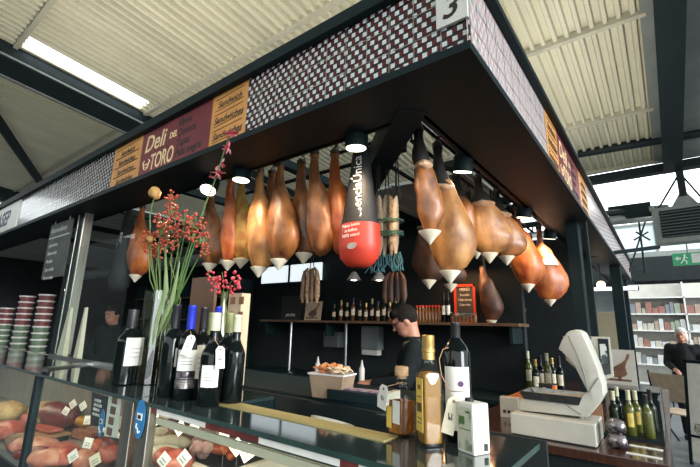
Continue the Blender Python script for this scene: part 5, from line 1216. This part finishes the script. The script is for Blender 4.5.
for z, row in ((.85, 'second'), (1.25, 'third'), (1.65, 'fourth'), (2.05, 'top')):
    x = -.82; i = 0
    while x < 1.5 and i < 18:
        w_ = rn.uniform(.07, .14); h_ = rn.uniform(.13, .28)
        o = MB().box((0, 0, 0), (w_, .15, h_)).build('goods_packet', cols[rn.randrange(6)], smooth=0, bevel=.006, loc=(x, 12.64, z))
        tag(o, '%s packet from the left on the %s board of the far white shelf' % (ORD[i], row), 'packet', 'packets on the far goods shelf'); x += w_+.012; i += 1
# beige boards and light strip seen between the stall posts
for i, px in enumerate((604, 611, 618, 625)):
    a = ony(px, 345, 9.2); zt = ony(px, 312, 9.2).z
    o = MB().box((-.06, 0, 0), (.06, .03, zt)).build('drape_panel', M['beige'], smooth=0, loc=(a.x, 9.2, 0), bevel=.004); tag(o, '%s tall beige panel from the left between the stall posts' % ORD[i], 'panel', 'beige panels between the stall posts')
t = thing('strip_lamp', 'bright strip lamp seen between the stall posts', 'lamp', ony(598, 289, 8.8))
MB().box((-.6, 0, -.03), (.6, .05, .03)).build('diffuser', M['tube_on'], t, smooth=0); MB().box((-.62, .05, -.04), (.62, .08, .04)).build('casing', M['dark'], t, smooth=0)
for s in (-.4, .4): MB().tube([(s, .06, .03), (s, .06, 2.87-t.location.z)], .008, 5).build('hanger', M['dark'], t)
t = thing('pendant_lamp', 'small round warm lamp behind the right hand posts', 'lamp', ony(601, 285, 7.2))
MB().ball((0, 0, 0), .06).build('bulb', M['warm_on'], t); MB().tube([(0, 0, .05), (0, 0, 2.87-t.location.z)], .008, 5).build('rod', M['dark'], t)
# folding canvas chair and A board
p = at(680, 384, 6.0); p.z = 0
ch = thing('canvas_chair', 'beige canvas folding chair beyond the wooden counter', 'chair', p, math.radians(150))
MB().rings([[(-.25, .2, .62), (.25, .2, .62), (.25, .215, .62), (-.25, .215, .62)], [(-.25, .27, 1.0), (.25, .27, 1.0), (.25, .285, 1.0), (-.25, .285, 1.0)]]).build('backrest', M['canvas'], ch, smooth=0); MB().rings([[(-.25, -.22, .46), (.25, -.22, .46), (.25, .2, .44), (-.25, .2, .44)], [(-.25, -.22, .475), (.25, -.22, .475), (.25, .2, .455), (-.25, .2, .455)]]).build('seat', M['canvas'], ch, smooth=0)
for s in (-.26, .26):
    MB().tube([(s, -.24, 0), (s, .2, .46), (s, .28, 1.03)], .014, 8).build('leg', M['dark'], ch); MB().tube([(s, .24, 0), (s, -.23, .47)], .014, 8).build('leg', M['dark'], ch)
    MB().box((s-.03, -.24, .64), (s+.03, .24, .665)).build('armrest', M['shelf_wood'], ch, smooth=0); MB().tube([(s, -.23, .46), (s, -.22, .64)], .012, 6).build('arm_post', M['dark'], ch)
p0 = at(697, 393, 5.2)
ab = thing('sandwich_board', 'white A frame sign board with a dark frame at the picture edge', 'sign board', (p0.x+.14, p0.y, 0), math.radians(-25))
for sgn in (1, -1):
    R = Matrix.Translation((0, 0, 1.22)) @ Matrix.Rotation(sgn*.17, 4, 'X')
    o = MB().box((-.22, -.008, -1.2), (.22, .008, 0), xf=R).build('panel', M['paper'], ab, smooth=0)
    MB().box((-.25, -.016, -1.24), (-.215, .016, .02), xf=R).box((.215, -.016, -1.24), (.25, .016, .02), xf=R).box((-.25, -.016, -.015), (.25, .016, .02), xf=R).box((-.25, -.016, -.92), (.25, .016, -.89), xf=R).build('frame', M['dark'], ab, smooth=0)
    if sgn == -1:
        mb = MB(); rn = random.Random(2)
        for k in range(14):
            c = Vector((rn.uniform(-.15, .15), 0, rn.uniform(-.85, -.3))); mb.tube([R @ (c+Vector((.03*math.cos(a*1.2)*(1+.1*a), -.011, .05*math.sin(a)))) for a in range(6)], .004, 4)
        mb.build('drawing', M['ink'], ab)

# ================================================================== AREA LIGHTS, ADDED CEILING FILL AND SUN
lamp('shelf_lamp', 'AREA', (-1.75, 4.3, 2.25), 7, (1, .5, .22), .5, (0, 0, 0), .1)
lamp('case_light_left', 'AREA', (-4.0, .97, 1.2), 12, (1, .84, .62), 4.0, (math.radians(35), 0, 0), .04)
lamp('case_light_right', 'AREA', (-1.15, .965, 1.2), 4.5, (1, .88, .7), 1.4, (math.radians(35), 0, 0), .04)
lamp('ceiling_fill_front', 'AREA', (-3.4, 1.5, 3.1), 75, (1, .96, .86), 5.0, (PI, 0, 0), .15)  # added fill that brightens the roof, not a known lamp
lamp('ceiling_fill_side', 'AREA', (-.66, 4.2, 3.1), 50, (1, .97, .88), .15, (PI, 0, 0), 5.0)  # second added roof fill, along the side canopy
MB().box((-5.9, 1.4, 3.03), (-.9, 1.6, 3.08)).box((-.75, 1.7, 3.03), (-.57, 6.7, 3.08)).build('added_fill_housing', M['dark'], can, smooth=0)  # made-up unseen boxes beneath the added fill lights
sun = lamp('daylight_sun', 'SUN', (5, 0, 6), 5.0, (.95, .98, 1), .1); sun.data.angle = math.radians(25)
sun.rotation_euler = Vector((-1, .22, -.27)).to_track_quat('-Z', 'Y').to_euler()
sc = bpy.context.scene
sc.view_settings.view_transform = 'Standard'; sc.view_settings.look = 'None'; sc.view_settings.exposure = 0; sc.view_settings.gamma = 1
